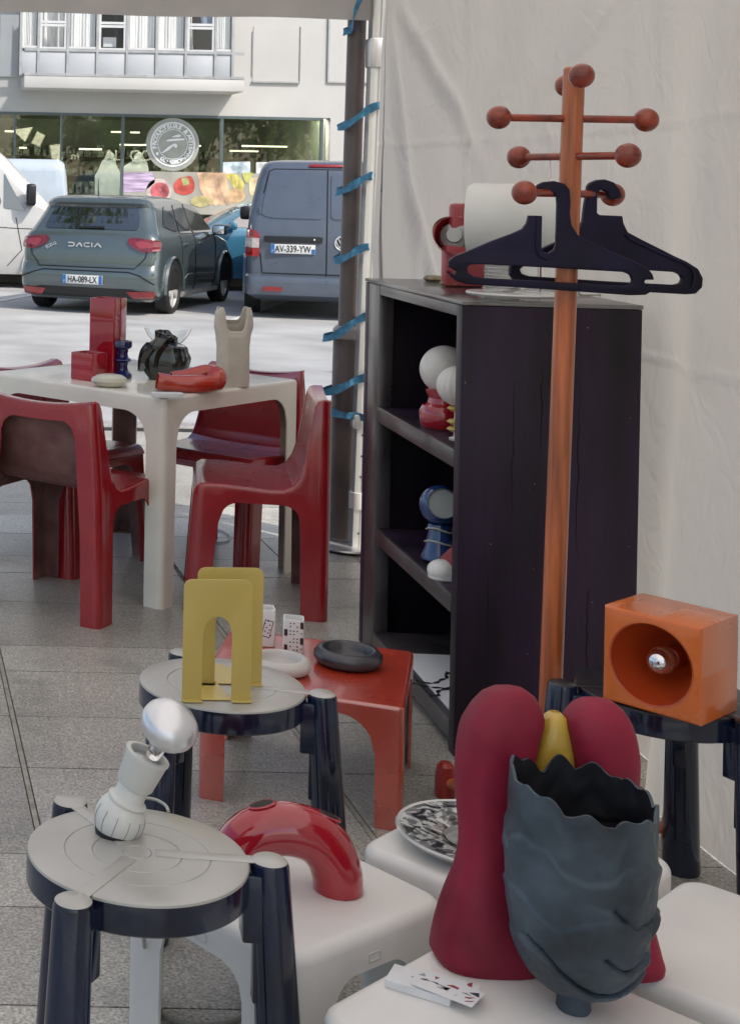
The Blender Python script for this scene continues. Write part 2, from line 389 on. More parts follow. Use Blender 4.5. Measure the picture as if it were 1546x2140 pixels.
# ================================================================ tent
tent = thing('market_tent', 'white market tent whose wrinkled canvas side closes the right of the stall', 'tent', (2.0, 6.05, 0))
def wallf(u, v):
    Y = 6.02 - u * 9.0; z = v * 2.42
    lean = (-0.02 - 0.05 * (1 - v)) if u < 0.01 else 0
    sm = max(0, min(1, (3.82 - Y) / .3)); sm = sm * sm * (3 - 2 * sm)
    x = 1.945 + (6.02 - Y) * 0.012 - .13 * (1 - v) * sm + 0.030 * noise.noise(Vector((Y * 1.3, z * 0.5, 0))) + 0.020 * noise.noise(Vector((Y * 3.2 + z * 1.8, z * .9, 3)))
    x += 0.006 * math.exp(-((z - 1.66 - 0.02 * math.sin(Y)) / 0.006) ** 2) + 0.006 * math.exp(-((z - 1.06 + 0.02 * math.sin(2 * Y)) / 0.006) ** 2)
    x += 0.005 * math.exp(-((Y - 3.74) / 0.006) ** 2) + 0.005 * math.exp(-((Y - 5.1) / 0.008) ** 2)
    x += 0.05 * math.exp(-((Y - 6.1) / 0.12) ** 2) * (v - 0.6)
    for (ya, za, yb, zb) in ((5.9, 2.3, 4.9, 1.5), (5.9, 2.3, 5.5, 1.0), (3.8, 2.2, 4.6, 1.75), (5.7, 1.5, 5.2, 0.9)):
        a = Vector((ya, za)); b = Vector((yb, zb)); p = Vector((Y, z)); t = max(0, min(1, (p - a).dot(b - a) / (b - a).length_squared))
        dd = (p - (a + (b - a) * t)).length; x += 0.022 * math.exp(-(dd / 0.045) ** 2) * math.sin(math.pi * t)
    return Vector((x, Y + lean, max(z, 0.002)))
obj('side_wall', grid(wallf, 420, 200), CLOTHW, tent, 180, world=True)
def rooff(u, v):
    Y = -2.0 + v * 8.06; x = -2.4 + u * (4.40 + (6.02 - Y) * 0.012)
    e = min(u, 1 - u, v, 1 - v); return Vector((x, Y, 2.44 + 0.75 * min(e, .5) * 2 + 0.02 * noise.noise(Vector((x * 2, Y * 2, 1)))))
obj('roof', grid(rooff, 50, 60), CLOTH, tent, 180, world=True)
VAL = mat('grey_valance_cloth', (0.46, 0.44, 0.42), 0.85, var=0.03, bump=0.1)
bm = grid(lambda u, v: Vector((-2.4 + 4.43 * u, 6.075 + 0.012 * noise.noise(Vector((u * 22, v, 5))), 2.168 + 0.012 * math.sin(u * 30) * 0.3 + v * 0.30)), 120, 6)
obj('valance', solidify(bm, 0.002), VAL, tent, 60, world=True)
obj('beam', box(4.4, 0.03, 0.05, (-0.19, 6.03, 2.40), bev=0.004), ALU, tent, world=True)
bm = grid(lambda u, v: Vector((-2.4 + 4.43 * u, -2.0 + 0.03 * noise.noise(Vector((u * 9, v * 2, 5))), 0.02 + 2.4 * v)), 60, 20)
bm.free()
for (x, yy) in ((-2.38, 6.03), (-2.38, -1.97), (2.0, -1.97)):
    obj('leg', box(0.045, 0.045, 2.42, (x, yy, 0), base=True, bev=0.004), ALU, tent, world=True)
# the corner leg beside the lamp post: fluted outer tube, narrower inner tube with holes, collar, foot plate
pb, ptp = at(744, 1138, 6.06), at(790, 18, 6.06); ax = (ptp - pb)
def leg_pt(z): return pb + ax * ((z - pb.z) / ax.z)
lg = thing('x', '', '', pb); 
sect = [(0.019, 0.019), (0.006, 0.019), (0.004, 0.015), (-0.004, 0.015), (-0.006, 0.019), (-0.019, 0.019), (-0.019, -0.019), (-0.006, -0.019), (-0.004, -0.015), (0.004, -0.015), (0.006, -0.019), (0.019, -0.019)]
bpy.data.objects.remove(lg)
inner = sweep([leg_pt(0.015), leg_pt(0.62)], [(a * 1.15, b * 1.15) for a, b in sect])
for z in (0.07, 0.30, 0.385, 0.47): join(inner, lathe([(0, 0), (0.004, 0)], 12, (leg_pt(z).x, leg_pt(z).y - 0.0235, z), (R(90), 0, 0)), mi=1)
lo = obj('leg', inner, [ALU, BLACKM], tent, world=True)
outer = sweep([leg_pt(0.50), leg_pt(2.4)], [(a * 1.45, b * 1.45) for a, b in sect])
obj('leg_tube', outer, ALU, lo, world=False) if False else obj('upper_leg', outer, ALU, tent, world=True)
obj('collar', box(0.075, 0.07, 0.06, leg_pt(0.525), bev=0.006), ALU, tent, world=True)
obj('bracket', box(0.07, 0.07, 0.12, leg_pt(2.03), bev=0.006), ALU, tent, world=True)
hk = tube(smoothpath([leg_pt(0.53) + Vector((0.03, -0.04, 0)), leg_pt(0.50) + Vector((0.055, -0.04, 0.02)), leg_pt(0.40) + Vector((0.06, -0.04, 0)), leg_pt(0.12) + Vector((0.05, -0.04, 0))], 5), 0.004, 8)
obj('pull_rod', hk, CHROME, tent, world=True)
obj('foot_plate', lathe([(0, 0.004), (0.11, 0.004), (0.125, 0.012), (0.12, 0.018), (0, 0.016)], 32, (pb.x - 0.03, pb.y, 0.0)), ALU, tent, world=True)
wrap = tube([leg_pt(0.20) + Vector((0, 0, -0.03)), leg_pt(0.2) + Vector((0, 0, 0.0)), leg_pt(0.2) + Vector((0, 0, 0.035))], 0.036, 14)
obj('tie_cloth', wrap, mat('white_tie', (0.6, 0.58, 0.56), 0.9), tent, world=True)

# lamp post
lb, lt = at(712, 1137, 6.17), at(749, -60, 6.17)
post = thing('lamp_post', 'brown grey round lamp post wound with blue straps beside the tent leg', 'lamp post', (lb.x, lb.y, 0))
def lp(z): return lb + (lt - lb) * ((z - lb.z) / (lt.z - lb.z))
obj('lower_sleeve', tube([lp(0.0), lp(0.86)], 0.056, 32), POSTM, post, world=True)
obj('collar', lathe([(0.036, 0.02), (0.045, 0.02), (0.058, 0.005), (0.060, -0.03), (0.056, -0.035), (0.036, -0.036)], 32, lp(0.885)), mat('pale_post_ring', (0.34, 0.31, 0.29), 0.4), post, world=True)
obj('shaft', tube([lp(0.87), lp(2.3), lp(5.2)], 0.0375, 32, scales=[1.02, 1.0, 0.9]), POSTM, post, world=True)
arm = tube(smoothpath([lp(5.2), lp(5.2) + Vector((0, 0.15, 0.25)), lp(5.2) + Vector((0, 0.9, 0.35))], 6), 0.025, 12); obj('arm', arm, POSTM, post, world=True)
obj('lantern', sphere(0.2, lp(5.2) + Vector((0, 1.0, 0.33)), sc_=(0.7, 1.3, 0.35)), POSTM, post, world=True)
obj('base_ring', lathe([(0.056, 0.03), (0.07, 0.02), (0.075, 0.0)], 32, (lb.x, lb.y, 0)), POSTM, post, world=True)

# straps: each one loops from the tent leg round the lamp post
def strap(u0, v0, u1, v1, label, front=True, wd=0.034):
    a = at(u0, v0, 6.0); b = at(u1, v1, 6.095)
    pl = lp(b.z); pr = leg_pt(max(0.1, a.z))
    pts = [a + Vector((0.012, 0.06, -0.01)), a, a.lerp(b, 0.3) + Vector((0, 0.01, 0.003)), a.lerp(b, 0.6) + Vector((0, 0.0, -0.002)), b + Vector((0.012, 0.012, 0)),
           b + Vector((-0.004, 0.06, -0.005)), Vector((pl.x - 0.02, pl.y + 0.058, b.z + 0.01)), Vector((pl.x + 0.035, pl.y + 0.05, b.z + 0.05)), a + Vector((0.0, 0.10, -0.02))]
    P = smoothpath(pts, 6); bm = NB(); prev = None
    tw = random.uniform(0, 6)
    for i, p in enumerate(P):
        t = (P[min(i + 1, len(P) - 1)] - P[max(0, i - 1)]).normalized()
        up = Vector((0, 0, 1)); up = (up - t * up.dot(t)).normalized()
        nrm = t.cross(up); k = 0.18 * math.sin(i * 0.35 + tw)
        sdir = (up + nrm * k).normalized(); h = wd / 2 * (0.85 + 0.15 * math.cos(i * 0.5 + tw))
        row = [bm.verts.new(p + sdir * h), bm.verts.new(p + nrm * 0.0015), bm.verts.new(p - sdir * h)]
        if prev:
            for q in range(2): bm.faces.new((prev[q], prev[q + 1], row[q + 1], row[q]))
        prev = row
    solidify(bm, 0.0014)
    single('strap', label, 'strap', bm, STRAP, 'blue straps round the lamp post', 60)
names = ['topmost blue strap crossing the lamp post at the tent valance', 'second blue strap from the top round the lamp post', 'third blue strap from the top, beside the roof of the dark van',
         'blue strap round the lamp post beside the round badge of the dark van', 'blue strap passing the pale collar of the lamp post', 'blue strap round the lamp post just above the lowest one', 'lowest blue strap, tied at the metal collar of the tent leg']
for q, nme in zip([(757, -12, 729, 60), (792, 218, 716, 262), (777, 366, 713, 398), (770, 514, 708, 542), (767, 660, 686, 706), (771, 787, 683, 820), (770, 876, 688, 862)], names): strap(*q, nme)

# ================================================================ far building (front plane Y = 28)
YB = 28.0
WALLW = mat('white_render', (0.54, 0.53, 0.505), 0.85, var=0.035, vscale=0.7, bump=0.15, bscale=30)
PANEL = mat('pale_grey_panel', (0.48, 0.50, 0.52), 0.45, var=0.03, vscale=1.2)
FRAME = mat('white_window_frame', (0.62, 0.63, 0.63), 0.5, var=0.02)
GREYF = mat('grey_mullion', (0.10, 0.13, 0.135), 0.4)
CURT = mat('white_curtain', (0.80, 0.79, 0.77), 0.9, var=0.06, vscale=2, stretch=(6, 6, 0.3))
DARKI = mat('dark_interior', (0.035, 0.033, 0.032), 0.8)
WGL = bpy.data.materials.new('window_glass'); WGL.use_nodes = True
_n, _l = WGL.node_tree.nodes, WGL.node_tree.links; _n.remove(_n['Principled BSDF'])
_t = _n.new('ShaderNodeBsdfTransparent'); _t.inputs[0].default_value = (0.90, 0.94, 0.92, 1); _g = _n.new('ShaderNodeBsdfGlossy'); _g.inputs['Roughness'].default_value = 0.015
_f = _n.new('ShaderNodeFresnel'); _f.inputs[0].default_value = 2.1; _m = _n.new('ShaderNodeMixShader')
_ge = _n.new('ShaderNodeNewGeometry'); _mr = _n.new('ShaderNodeMapRange'); _mr.name = 'ior_side'; _mr.inputs['To Min'].default_value = 1.75; _mr.inputs['To Max'].default_value = 1 / 1.75
_l.new(_ge.outputs['Backfacing'], _mr.inputs['Value']); _l.new(_mr.outputs[0], _f.inputs[0])
_l.new(_f.outputs[0], _m.inputs[0]); _l.new(_t.outputs[0], _m.inputs[1]); _l.new(_g.outputs[0], _m.inputs[2]); _l.new(_m.outputs[0], _n['Material Output'].inputs[0])
WG2 = WGL.copy(); WG2.name = 'clear_window_glass'
for q_ in WG2.node_tree.nodes:
    if q_.name == 'ior_side': q_.inputs['To Min'].default_value = 1.3; q_.inputs['To Max'].default_value = 1 / 1.3
    if q_.type == 'BSDF_TRANSPARENT': q_.inputs[0].default_value = (.97, .98, .98, 1)
def bx(u, v, d=YB): return at(u, v, d)
ZT = bx(300, 238).z; ZB = 0.45    # shop window head and sill
bld = thing('shop_building', 'white modern building with a wide shop window and a projecting bay of curtained windows', 'building', (8, YB, 0))
X0, X1 = -14.0, 26.0; XW1 = bx(676, 300).x
wl = NB()
def wallbox(x0, x1, z0, z1, y0=YB, y1=YB + 0.3): join(wl, box(x1 - x0, y1 - y0, z1 - z0, ((x0 + x1) / 2, (y0 + y1) / 2, (z0 + z1) / 2)))
wallbox(X0, X1, ZT, 11.0); wallbox(X0, -1.5, 0, ZT); wallbox(XW1 + 0.12, X1, 0, ZT); wallbox(-1.5, XW1 + 0.12, 0, ZB)
obj('wall', wl, WALLW, bld, 0, world=True)
obj('roof_slab', box(X1 - X0 + 0.6, 8, 0.3, ((X0 + X1) / 2, YB + 3.7, 11.15)), PANEL, bld, 0, world=True)
# bay
BX0, BX1 = bx(42, 150).x, bx(487, 150).x; zb0 = bx(260, 188, 27.3).z; YF = 27.1
zp0, zp1 = bx(260, 160, YF).z, bx(260, 106, YF).z
obj('bay_sill', box(BX1 - BX0, YB - YF - 0.002, zp0 - zb0, ((BX0 + BX1) / 2, (YF + YB) / 2 - 0.001, (zb0 + zp0) / 2), bev=0.02), WALLW, bld, world=True)
mull = [43, 80, 141, 203, 265, 327, 388, 450, 486]
mx_ = [bx(u, 130, YF).x for u in mull]
bm = NB()
for a, b in zip(mx_, mx_[1:]): join(bm, box(b - a - 0.05, 0.03, zp1 - zp0 - 0.05, ((a + b) / 2, YF + 0.03, (zp0 + zp1) / 2), bev=0.005))
obj('spandrel_panel', bm, PANEL, bld, world=True)
bm = NB(); zt = zp1 + 2.6
for x in mx_: join(bm, box(0.045, 0.08, zt - zp0, (x, YF + 0.03, (zt + zp0) / 2)))
join(bm, box(BX1 - BX0, 0.07, 0.05, ((BX0 + BX1) / 2, YF + 0.03, zp0 + 0.02))); join(bm, box(BX1 - BX0, 0.075, 0.05, ((BX0 + BX1) / 2, YF + 0.03, zp1)))
obj('bay_frame', bm, mat('aluminium_frame', (0.42, 0.43, 0.43), 0.4, 0.3), bld, world=True)
obj('bay_roof', box(BX1 - BX0, 0.9, 0.1, ((BX0 + BX1) / 2, (YF + YB) / 2, zt + 0.05)), WALLW, bld, 0, world=True)
obj('bay_back', box(BX1 - BX0 - 0.1, 0.04, zt - zp1 - .02, ((BX0 + BX1) / 2, YB - 0.06, (zt + zp1) / 2)), DARKI, bld, 0, world=True)
for i, (a, b) in enumerate(zip(mx_, mx_[1:])):
    if i in (1, 3, 6):
        fr = NB(); zz = zp1 + 0.03; hh = 0.42; ww = b - a - 0.05; cx = (a + b) / 2
        for zc in (zz + 0.0, zz + hh, zz + hh + 0.06, zz + 1.9): join(fr, box(ww, 0.06, 0.045, (cx, YF + 0.03, zc)))
        for xx in (cx - ww / 2 + 0.02, cx + ww / 2 - 0.02): join(fr, box(0.04, 0.055, 1.9, (xx, YF + 0.03, zz + 0.95)))
        wf = obj('window', fr, FRAME, bld, world=True)
        obj('pane', box(ww - 0.05, 0.006, 1.85, (cx, YF + 0.045, zz + 0.95)), WG2, wf, 0, world=True)
        if i == 1:
            c = grid(lambda u, v: Vector((cx - ww * .45 + u * ww * .9, YF + 0.30 + 0.03 * math.sin(u * 23 + v), zz + v * 1.2)), 60, 4); obj('curtain', c, CURT, wf, 180, world=True)
        elif i == 6:
            c = grid(lambda u, v: Vector((cx - ww * .5 + u * ww * (.3 - .12 * v), YF + 0.25 + 0.03 * math.sin(u * 12 + v), zz + 0.06 + v * 1.3)), 60, 4); obj('curtain', c, CURT, wf, 180, world=True)
            join_ = box(0.22, 0.02, 0.9, (cx + .12, YF + .3, zz + .95), rot=(0, R(-8), 0)); obj('hanging_cloth', join_, mat('pale_blue_cloth', (0.35, 0.42, 0.52), 0.9), wf, world=True)
        else:
            obj('paper_box', box(0.24, 0.1, 0.18, (cx - .02, YF + .25, zz + .15)), PAPER, wf, world=True)
    else:
        c = grid(lambda u, v: Vector((a + 0.03 + u * (b - a - 0.06), YF + 0.12 + 0.020 * math.sin(u * 24 * (b - a) + i) + 0.007 * math.sin(u * 55), zp1 + 0.03 + v * 2.4)), 70, 4)
        wf = obj('window', NB() if False else box(b - a - 0.05, 0.05, 0.04, ((a + b) / 2, YF + 0.03, zp1 + 0.05)), FRAME, bld, world=True)
        obj('curtain', c, CURT, wf, 180, world=True)
        obj('pane', box(b - a - 0.05, 0.006, 2.4, ((a + b) / 2, YF + 0.045, zp1 + 1.25)), WG2, wf, 0, world=True)
# left grey panel, blind window recess and door-like panel on the right
q0, q1 = bx(-120, 160), bx(37, 160); obj('grey_panel', box(q1.x - q0.x, 0.05, 4, ((q0.x + q1.x) / 2, YB - 0.025, q1.z + 2), bev=.006), PANEL, bld, world=True)
q0, q1 = bx(526, 170), bx(628, 55)
fr = NB()
join(fr, box(q1.x - q0.x, 0.05, 0.03, ((q0.x + q1.x) / 2, YB - 0.025, q0.z))); join(fr, box(0.02, 0.03, q1.z - q0.z, (q1.x, YB - .015, (q0.z + q1.z) / 2))); join(fr, box(0.012, 0.02, (q1.z - q0.z) * .8, (q0.x, YB - .01, (q0.z + q1.z) / 2)))
fw = obj('window', fr, mat('shutter_edge', (0.38, 0.38, 0.37), 0.6), bld, 0, world=True)
obj('shutter', box(q1.x - q0.x - .03, 0.012, q1.z - q0.z - .03, ((q0.x + q1.x) / 2, YB - 0.006, (q0.z + q1.z) / 2)), WALLW, fw, 0, world=True)
q0, q1 = bx(683, 172), bx(760, 0)
obj('service_panel', plate([[(0, 0), (1.3, 0), (1.3, 2.6), (0, 2.6)], [(0.03, 0.03), (1.27, 0.03), (1.27, 2.57), (0.03, 2.57)]], 0.05).__class__ and xf(plate([[(0, 0), (1.3, 0), (1.3, 2.6), (0, 2.6)], [(0.03, 0.03), (1.27, 0.03), (1.27, 2.57), (0.03, 2.57)]], 0.04), (q0.x, YB - .02, q0.z), (R(90), 0, 0)), mat('grey_edge', (0.42, 0.42, 0.41), 0.6), bld, 0, world=True)
# shop window
um = [-130, 30, 128, 256, 463, 672]
us = [bx(u, 330).x for u in um]; us[0] = -1.4
bm = NB()
for k, x in enumerate(us): join(bm, box(0.05 if k not in (1, 2) else .035, 0.1, ZT - ZB, (x, YB + 0.05, (ZT + ZB) / 2)))
join(bm, box(us[-1] - us[0], 0.12, 0.05, ((us[0] + us[-1]) / 2, YB + 0.05, ZT - 0.025))); join(bm, box(us[-1] - us[0], 0.12, 0.06, ((us[0] + us[-1]) / 2, YB + 0.05, ZB + 0.03)))
sw = obj('shop_window', bm, GREYF, bld, 0, world=True)
obj('pane', box(us[-1] - us[0], 0.01, ZT - ZB, ((us[0] + us[-1]) / 2, YB + 0.06, (ZT + ZB) / 2)), WGL, sw, 0, world=True)
# shop room
room = NB(); rz0, rz1, rx0, rx1, ry0, ry1 = 0.05, 3.1, -1.6, us[-1] + 0.2, YB + 0.35, YB + 6
for (sx_, sy_, sz_, lc) in ((rx1 - rx0, 0.1, rz1 - rz0, ((rx0 + rx1) / 2, ry1, (rz0 + rz1) / 2)), (0.1, ry1 - ry0, rz1 - rz0, (rx0, (ry0 + ry1) / 2, (rz0 + rz1) / 2)), (0.1, ry1 - ry0, rz1 - rz0, (rx1, (ry0 + ry1) / 2, (rz0 + rz1) / 2)),
                            (rx1 - rx0, ry1 - ry0, 0.1, ((rx0 + rx1) / 2, (ry0 + ry1) / 2, rz1)), (rx1 - rx0, ry1 - ry0, 0.1, ((rx0 + rx1) / 2, (ry0 + ry1) / 2, rz0))): join(room, box(sx_, sy_, sz_, lc))
obj('shop_room', room, mat('shop_room_paint', (0.30, 0.28, 0.24), 0.8, var=0.15, vscale=1.5, col2=(0.22, 0.26, 0.17)), bld, 0, world=True)
SHELF = mat('shop_shelf', (0.16, 0.13, 0.10), 0.7, var=0.3, vscale=4)
GOODS = mat('shop_goods', (0.20, 0.17, 0.12), 0.7, var=0.6, vscale=9, col2=(0.30, 0.32, 0.26))
sh = NB(); gd = NB(); rg = random.Random(11)
for k in range(5):
    z = 0.5 + k * 0.42; join(sh, box(rx1 - rx0 - .6, 0.35, 0.03, ((rx0 + rx1) / 2, ry1 - 0.35, z)))
    x = rx0 + .5
    while x < rx1 - .6:
        ww = rg.uniform(.06, .22); hh = rg.uniform(.1, .3); join(gd, box(ww * .9, .2, hh, (x, ry1 - .35, z + .015 + hh / 2 + .001))); x += ww + rg.choice((0, 0, .1))
obj('shelving', sh, SHELF, bld, 0, world=True)
TUBE = emit('lit_tube', (1.0, 0.90, 0.62), 1.3)
for (u0, u1, v, d) in ((10, 62, 274, 31), (165, 213, 311, 30.2), (232, 254, 275, 32), (272, 292, 276, 32), (300, 420, 303, 31), (505, 600, 305, 31), (480, 540, 315, 32.5), (250, 300, 302, 31.5), (40, 56, 308, 31)):
    a, b = at(u0, v, d), at(u1, v, d)
    obj('strip_light', box(b.x - a.x, 0.05, 0.035, (a + b) / 2, bev=.01), TUBE, bld, world=True)
for xq in (-.5, 1.2, 2.9, 4.6, 6.3, 8.0):
    obj('added_fill_light', box(1.2, .25, .05, (xq, YB + (.55 if xq > 2 else 1.0), 2.98), bev=.01), emit('shop_fill_light', (1, .95, .82), 22.0), bld, world=True)  # invented lights, added to brighten the shop room and its figures
tag(obj('shop_goods', gd, GOODS, None, 0), 'jars and packets on the shelves inside the shop', 'goods', kind='stuff')
for (u, v, s, rot, d) in ((118, 318, .24, .12, 29.5), (50, 280, .30, .7, 29.4), (80, 290, .2, -.6, 29.6)):
    p = at(u, v, d)
    single('hanging_sign', {118: 'tilted beige card hanging in the shop window', 50: 'white pennant hanging in the shop window beside the white van', 80: 'small striped card hanging in the shop window left of the beige card'}[u], 'sign',
           xf(plate([rrect(s * .9, s * 1.3, .01)] if u != 50 else [[(-.2, .12), (.2, .12), (0, -.15)]], 0.01), p, (R(90), R(-10 if rot > 0 else 25), 0)), mat('card_%d' % u, (0.42, 0.40, 0.32), 0.8, var=.1, vscale=12))
p = at(220, 326, 29.9)
obj('shop_lettering', xf(text('AL. CO', 0.30, 0.01), at(268, 325, 28.9), (R(90), 0, 0)), mat('beige_letter', (0.42, 0.40, 0.32), 0.7), bld, 0, world=True)
obj('shop_lettering', xf(text('m', 0.22, 0.01), at(157, 326, 29.2), (R(90), 0, 0)), mat('beige_letter', ()), bld, 0, world=True)
# window film: round emblem
EMB = mat('white_window_film', (0.85, 0.87, 0.86), 0.6, var=.03); EMG = mat('grey_film', (0.30, 0.32, 0.28), 0.6)
ec = at(361, 301, YB - 0.012); er = 47 * YB / FPX
em = lathe([(0, 0), (er * 1.18, 0)], 64, rot=(R(90), 0, 0)); 
eo = obj('round_film', xf(em, ec + Vector((0, .008, 0))), mat('pale_film', (0.36, 0.38, 0.34), 0.6), bld, 0, world=True)
e2 = NB(); join(e2, lathe([(er * .93, 0), (er * 1.0, 0)], 64)); join(e2, lathe([(er * .64, 0), (er * .67, 0)], 64))
def ringtext(s, a0, a1, r, size, flip=False):
    for i, ch in enumerate(s):
        if ch == ' ': continue
        a = R(a0 + (a1 - a0) * i / max(1, len(s) - 1)); g = text(ch, size, 0.002, bold=.006)
        join(e2, xf(g, (r * math.cos(a), r * math.sin(a), 0.001), (0, 0, a - R(90) if not flip else a + R(90))))
ringtext('PRODUCTEURS', 190, 68, er * .80, er * .26); ringtext('&', 45, 45, er * .80, er * .26)
ringtext('ARTISANS', 28, -38, er * .80, er * .24); ringtext('COMMERCANT', 235, 318, er * .80, er * .24, True)
join(e2, lathe([(0, 0), (er * .07, 0)], 16, (er * .80 * math.cos(R(212)), er * .80 * math.sin(R(212)), 0)))
def blob(pts): return plate([rpoly([(x * er, y * er) for x, y in pts], .03 * er + .01, 3)], 0.002)
join(e2, blob([(-.28, .12), (.52, .20), (.55, .27), (.15, .27), (-.1, .24), (-.28, .2)])); join(e2, blob([(-.05, .30), (.1, .33), (.3, .33), (.38, .40), (.28, .46), (.15, .42), (-.02, .36)]))
join(e2, blob([(-.52, -.42), (-.22, -.12), (.08, .06), (.2, .0), (.2, -.14), (.08, -.16), (.05, -.05), (-.12, -.22), (-.35, -.36)]))
obj('emblem', xf(e2, ec, (R(90), 0, 0)), EMB, bld, 0, world=True)
# fruit poster band stuck on the window
PZ0 = at(400, 447, YB).z; PZ1 = at(400, 359, YB).z
poster = obj('fruit_poster', box(us[5] - us[3] - .06, 0.006, PZ1 - PZ0, ((us[5] + us[3]) / 2, YB - .004, (PZ0 + PZ1) / 2)), mat('poster_ground', (0.40, 0.39, 0.34), 0.5, var=.1, vscale=2), bld, 0, world=True)
def fr_(name, pts, col, k=0, r=.05, var=.2, col2=None, st=(1, 1, 1)):
    P = [at(u, v, YB - .010 - .003 * k) for u, v in pts]; c = sum(P, Vector()) / len(P)
    b = plate([rpoly([(p.x - c.x, p.z - c.z) for p in P], r, 4)], 0.002); obj(name, xf(b, c, (R(90), 0, 0)), mat('print_' + name + str(k), col, .5, var=var, vscale=5, col2=col2, stretch=st), poster, 0, world=True)
def rnd(cu, cv, ru, rv, n=14): return [(cu + ru * math.cos(2 * math.pi * i / n), cv + rv * math.sin(2 * math.pi * i / n)) for i in range(n)]
fr_('printed_cabbage', [(258, 360), (318, 360), (325, 380), (300, 400), (258, 402)], (0.34, 0.22, 0.42), 0, col2=(0.55, 0.45, 0.6), st=(.4, 1, 4))
fr_('printed_grapefruit', rnd(332, 398, 27, 26), (0.62, 0.5, 0.48), 0); fr_('printed_grapefruit_flesh', rnd(334, 399, 20, 19), (0.55, 0.13, 0.15), 1, var=.35)
fr_('printed_tomato', [(362, 385), (372, 372), (400, 366), (408, 385), (404, 402), (385, 408), (366, 402)], (0.55, 0.09, 0.07), 1)
fr_('printed_stalk', [(378, 372), (392, 370), (396, 384), (384, 388)], (0.40, 0.48, 0.18), 2, r=.02)
for k, (a, b, c) in enumerate(((412, 436, (0.62, 0.40, 0.26)), (424, 448, (0.66, 0.45, 0.28)), (440, 460, (0.62, 0.36, 0.22)), (455, 474, (0.5, 0.2, 0.14)))):
    fr_('printed_carrot', [(a, 360), (a + 17, 360), (b + 10, 425), (b, 430), (a + 6, 395)], c, k % 2, r=.02)
fr_('printed_corn', [(470, 362), (495, 362), (512, 385), (508, 400), (488, 392)], (0.60, 0.52, 0.15), 0, st=(3, 1, 1)); fr_('printed_melon', rnd(492, 408, 20, 15), (0.66, 0.44, 0.24), 1)
fr_('printed_cheese', [(520, 372), (560, 366), (560, 408), (522, 408)], (0.66, 0.55, 0.34), 0); fr_('printed_leek', [(505, 360), (530, 360), (520, 380), (512, 382)], (0.48, 0.48, 0.14), 2)
fr_('printed_potato', rnd(420, 420, 22, 12), (0.55, 0.48, 0.22), 2)
fr_('printed_notice', [(466, 338), (523, 337), (523, 361), (466, 362)], (0.34, 0.48, 0.56), 0, r=.02, col2=(0.6, .68, .7)); fr_('printed_notice_white', [(535, 338), (562, 338), (556, 362), (535, 362)], (0.66, 0.68, 0.68), 0, r=.01)
# white cut-out figures standing in the window
def cut(pts, label):
    P = [at(u, v, 28.95) for u, v in pts]; c = sum(P, Vector()) / len(P); c.z = .12
    b = plate([rpoly([(p.x - c.x, p.z - c.z) for p in P], .022, 4)], 0.05, .008); single('display_figure', label, 'display figure', xf(b, c, (R(90), 0, 0)), mat('white_board', (0.62, 0.63, 0.60), .6), 'white figures in the shop window')
cut([(198, 560), (198, 368), (208, 350), (213, 336), (221, 332), (222, 322), (229, 316), (237, 320), (241, 330), (243, 345), (252, 362), (254, 560)], 'white bust display figure left of the window mullion, above the hatchback')
cut([(258, 560), (258, 348), (270, 340), (279, 333), (283, 322), (291, 316), (298, 321), (301, 332), (308, 340), (311, 360), (311, 560)], 'white bust display figure right of the mullion, beside the round emblem')
# ================================================================ vehicles
CGLASS = mat('car_glass', (0.012, 0.016, 0.015), 0.03, var=0, ior=2.6, coat=1.0, rvar=0.01)
LAMPR = mat('tail_lamp_red', (0.30, 0.012, 0.016), 0.12, coat=1, var=.15, vscale=30)
LAMPW = mat('tail_lamp_clear', (0.50, 0.44, 0.42), 0.15, coat=1, var=.1, vscale=30)
PLT = mat('number_plate_white', (0.66, 0.67, 0.65), 0.35, var=.02); PLB = mat('number_plate_blue', (0.03, 0.14, 0.42), 0.35); INK = mat('black_ink', (0.006, 0.006, 0.007), 0.5)
RIM = mat('alloy_rim', (0.62, 0.62, 0.60), 0.35, 0.3, var=.05); TRIM = mat('black_trim', (0.014, 0.015, 0.017), 0.45)
GAP = mat('panel_gap', (0.004, 0.005, 0.006), 0.8); SILV = mat('badge_silver', (0.72, 0.73, 0.74), 0.25, 0.5)
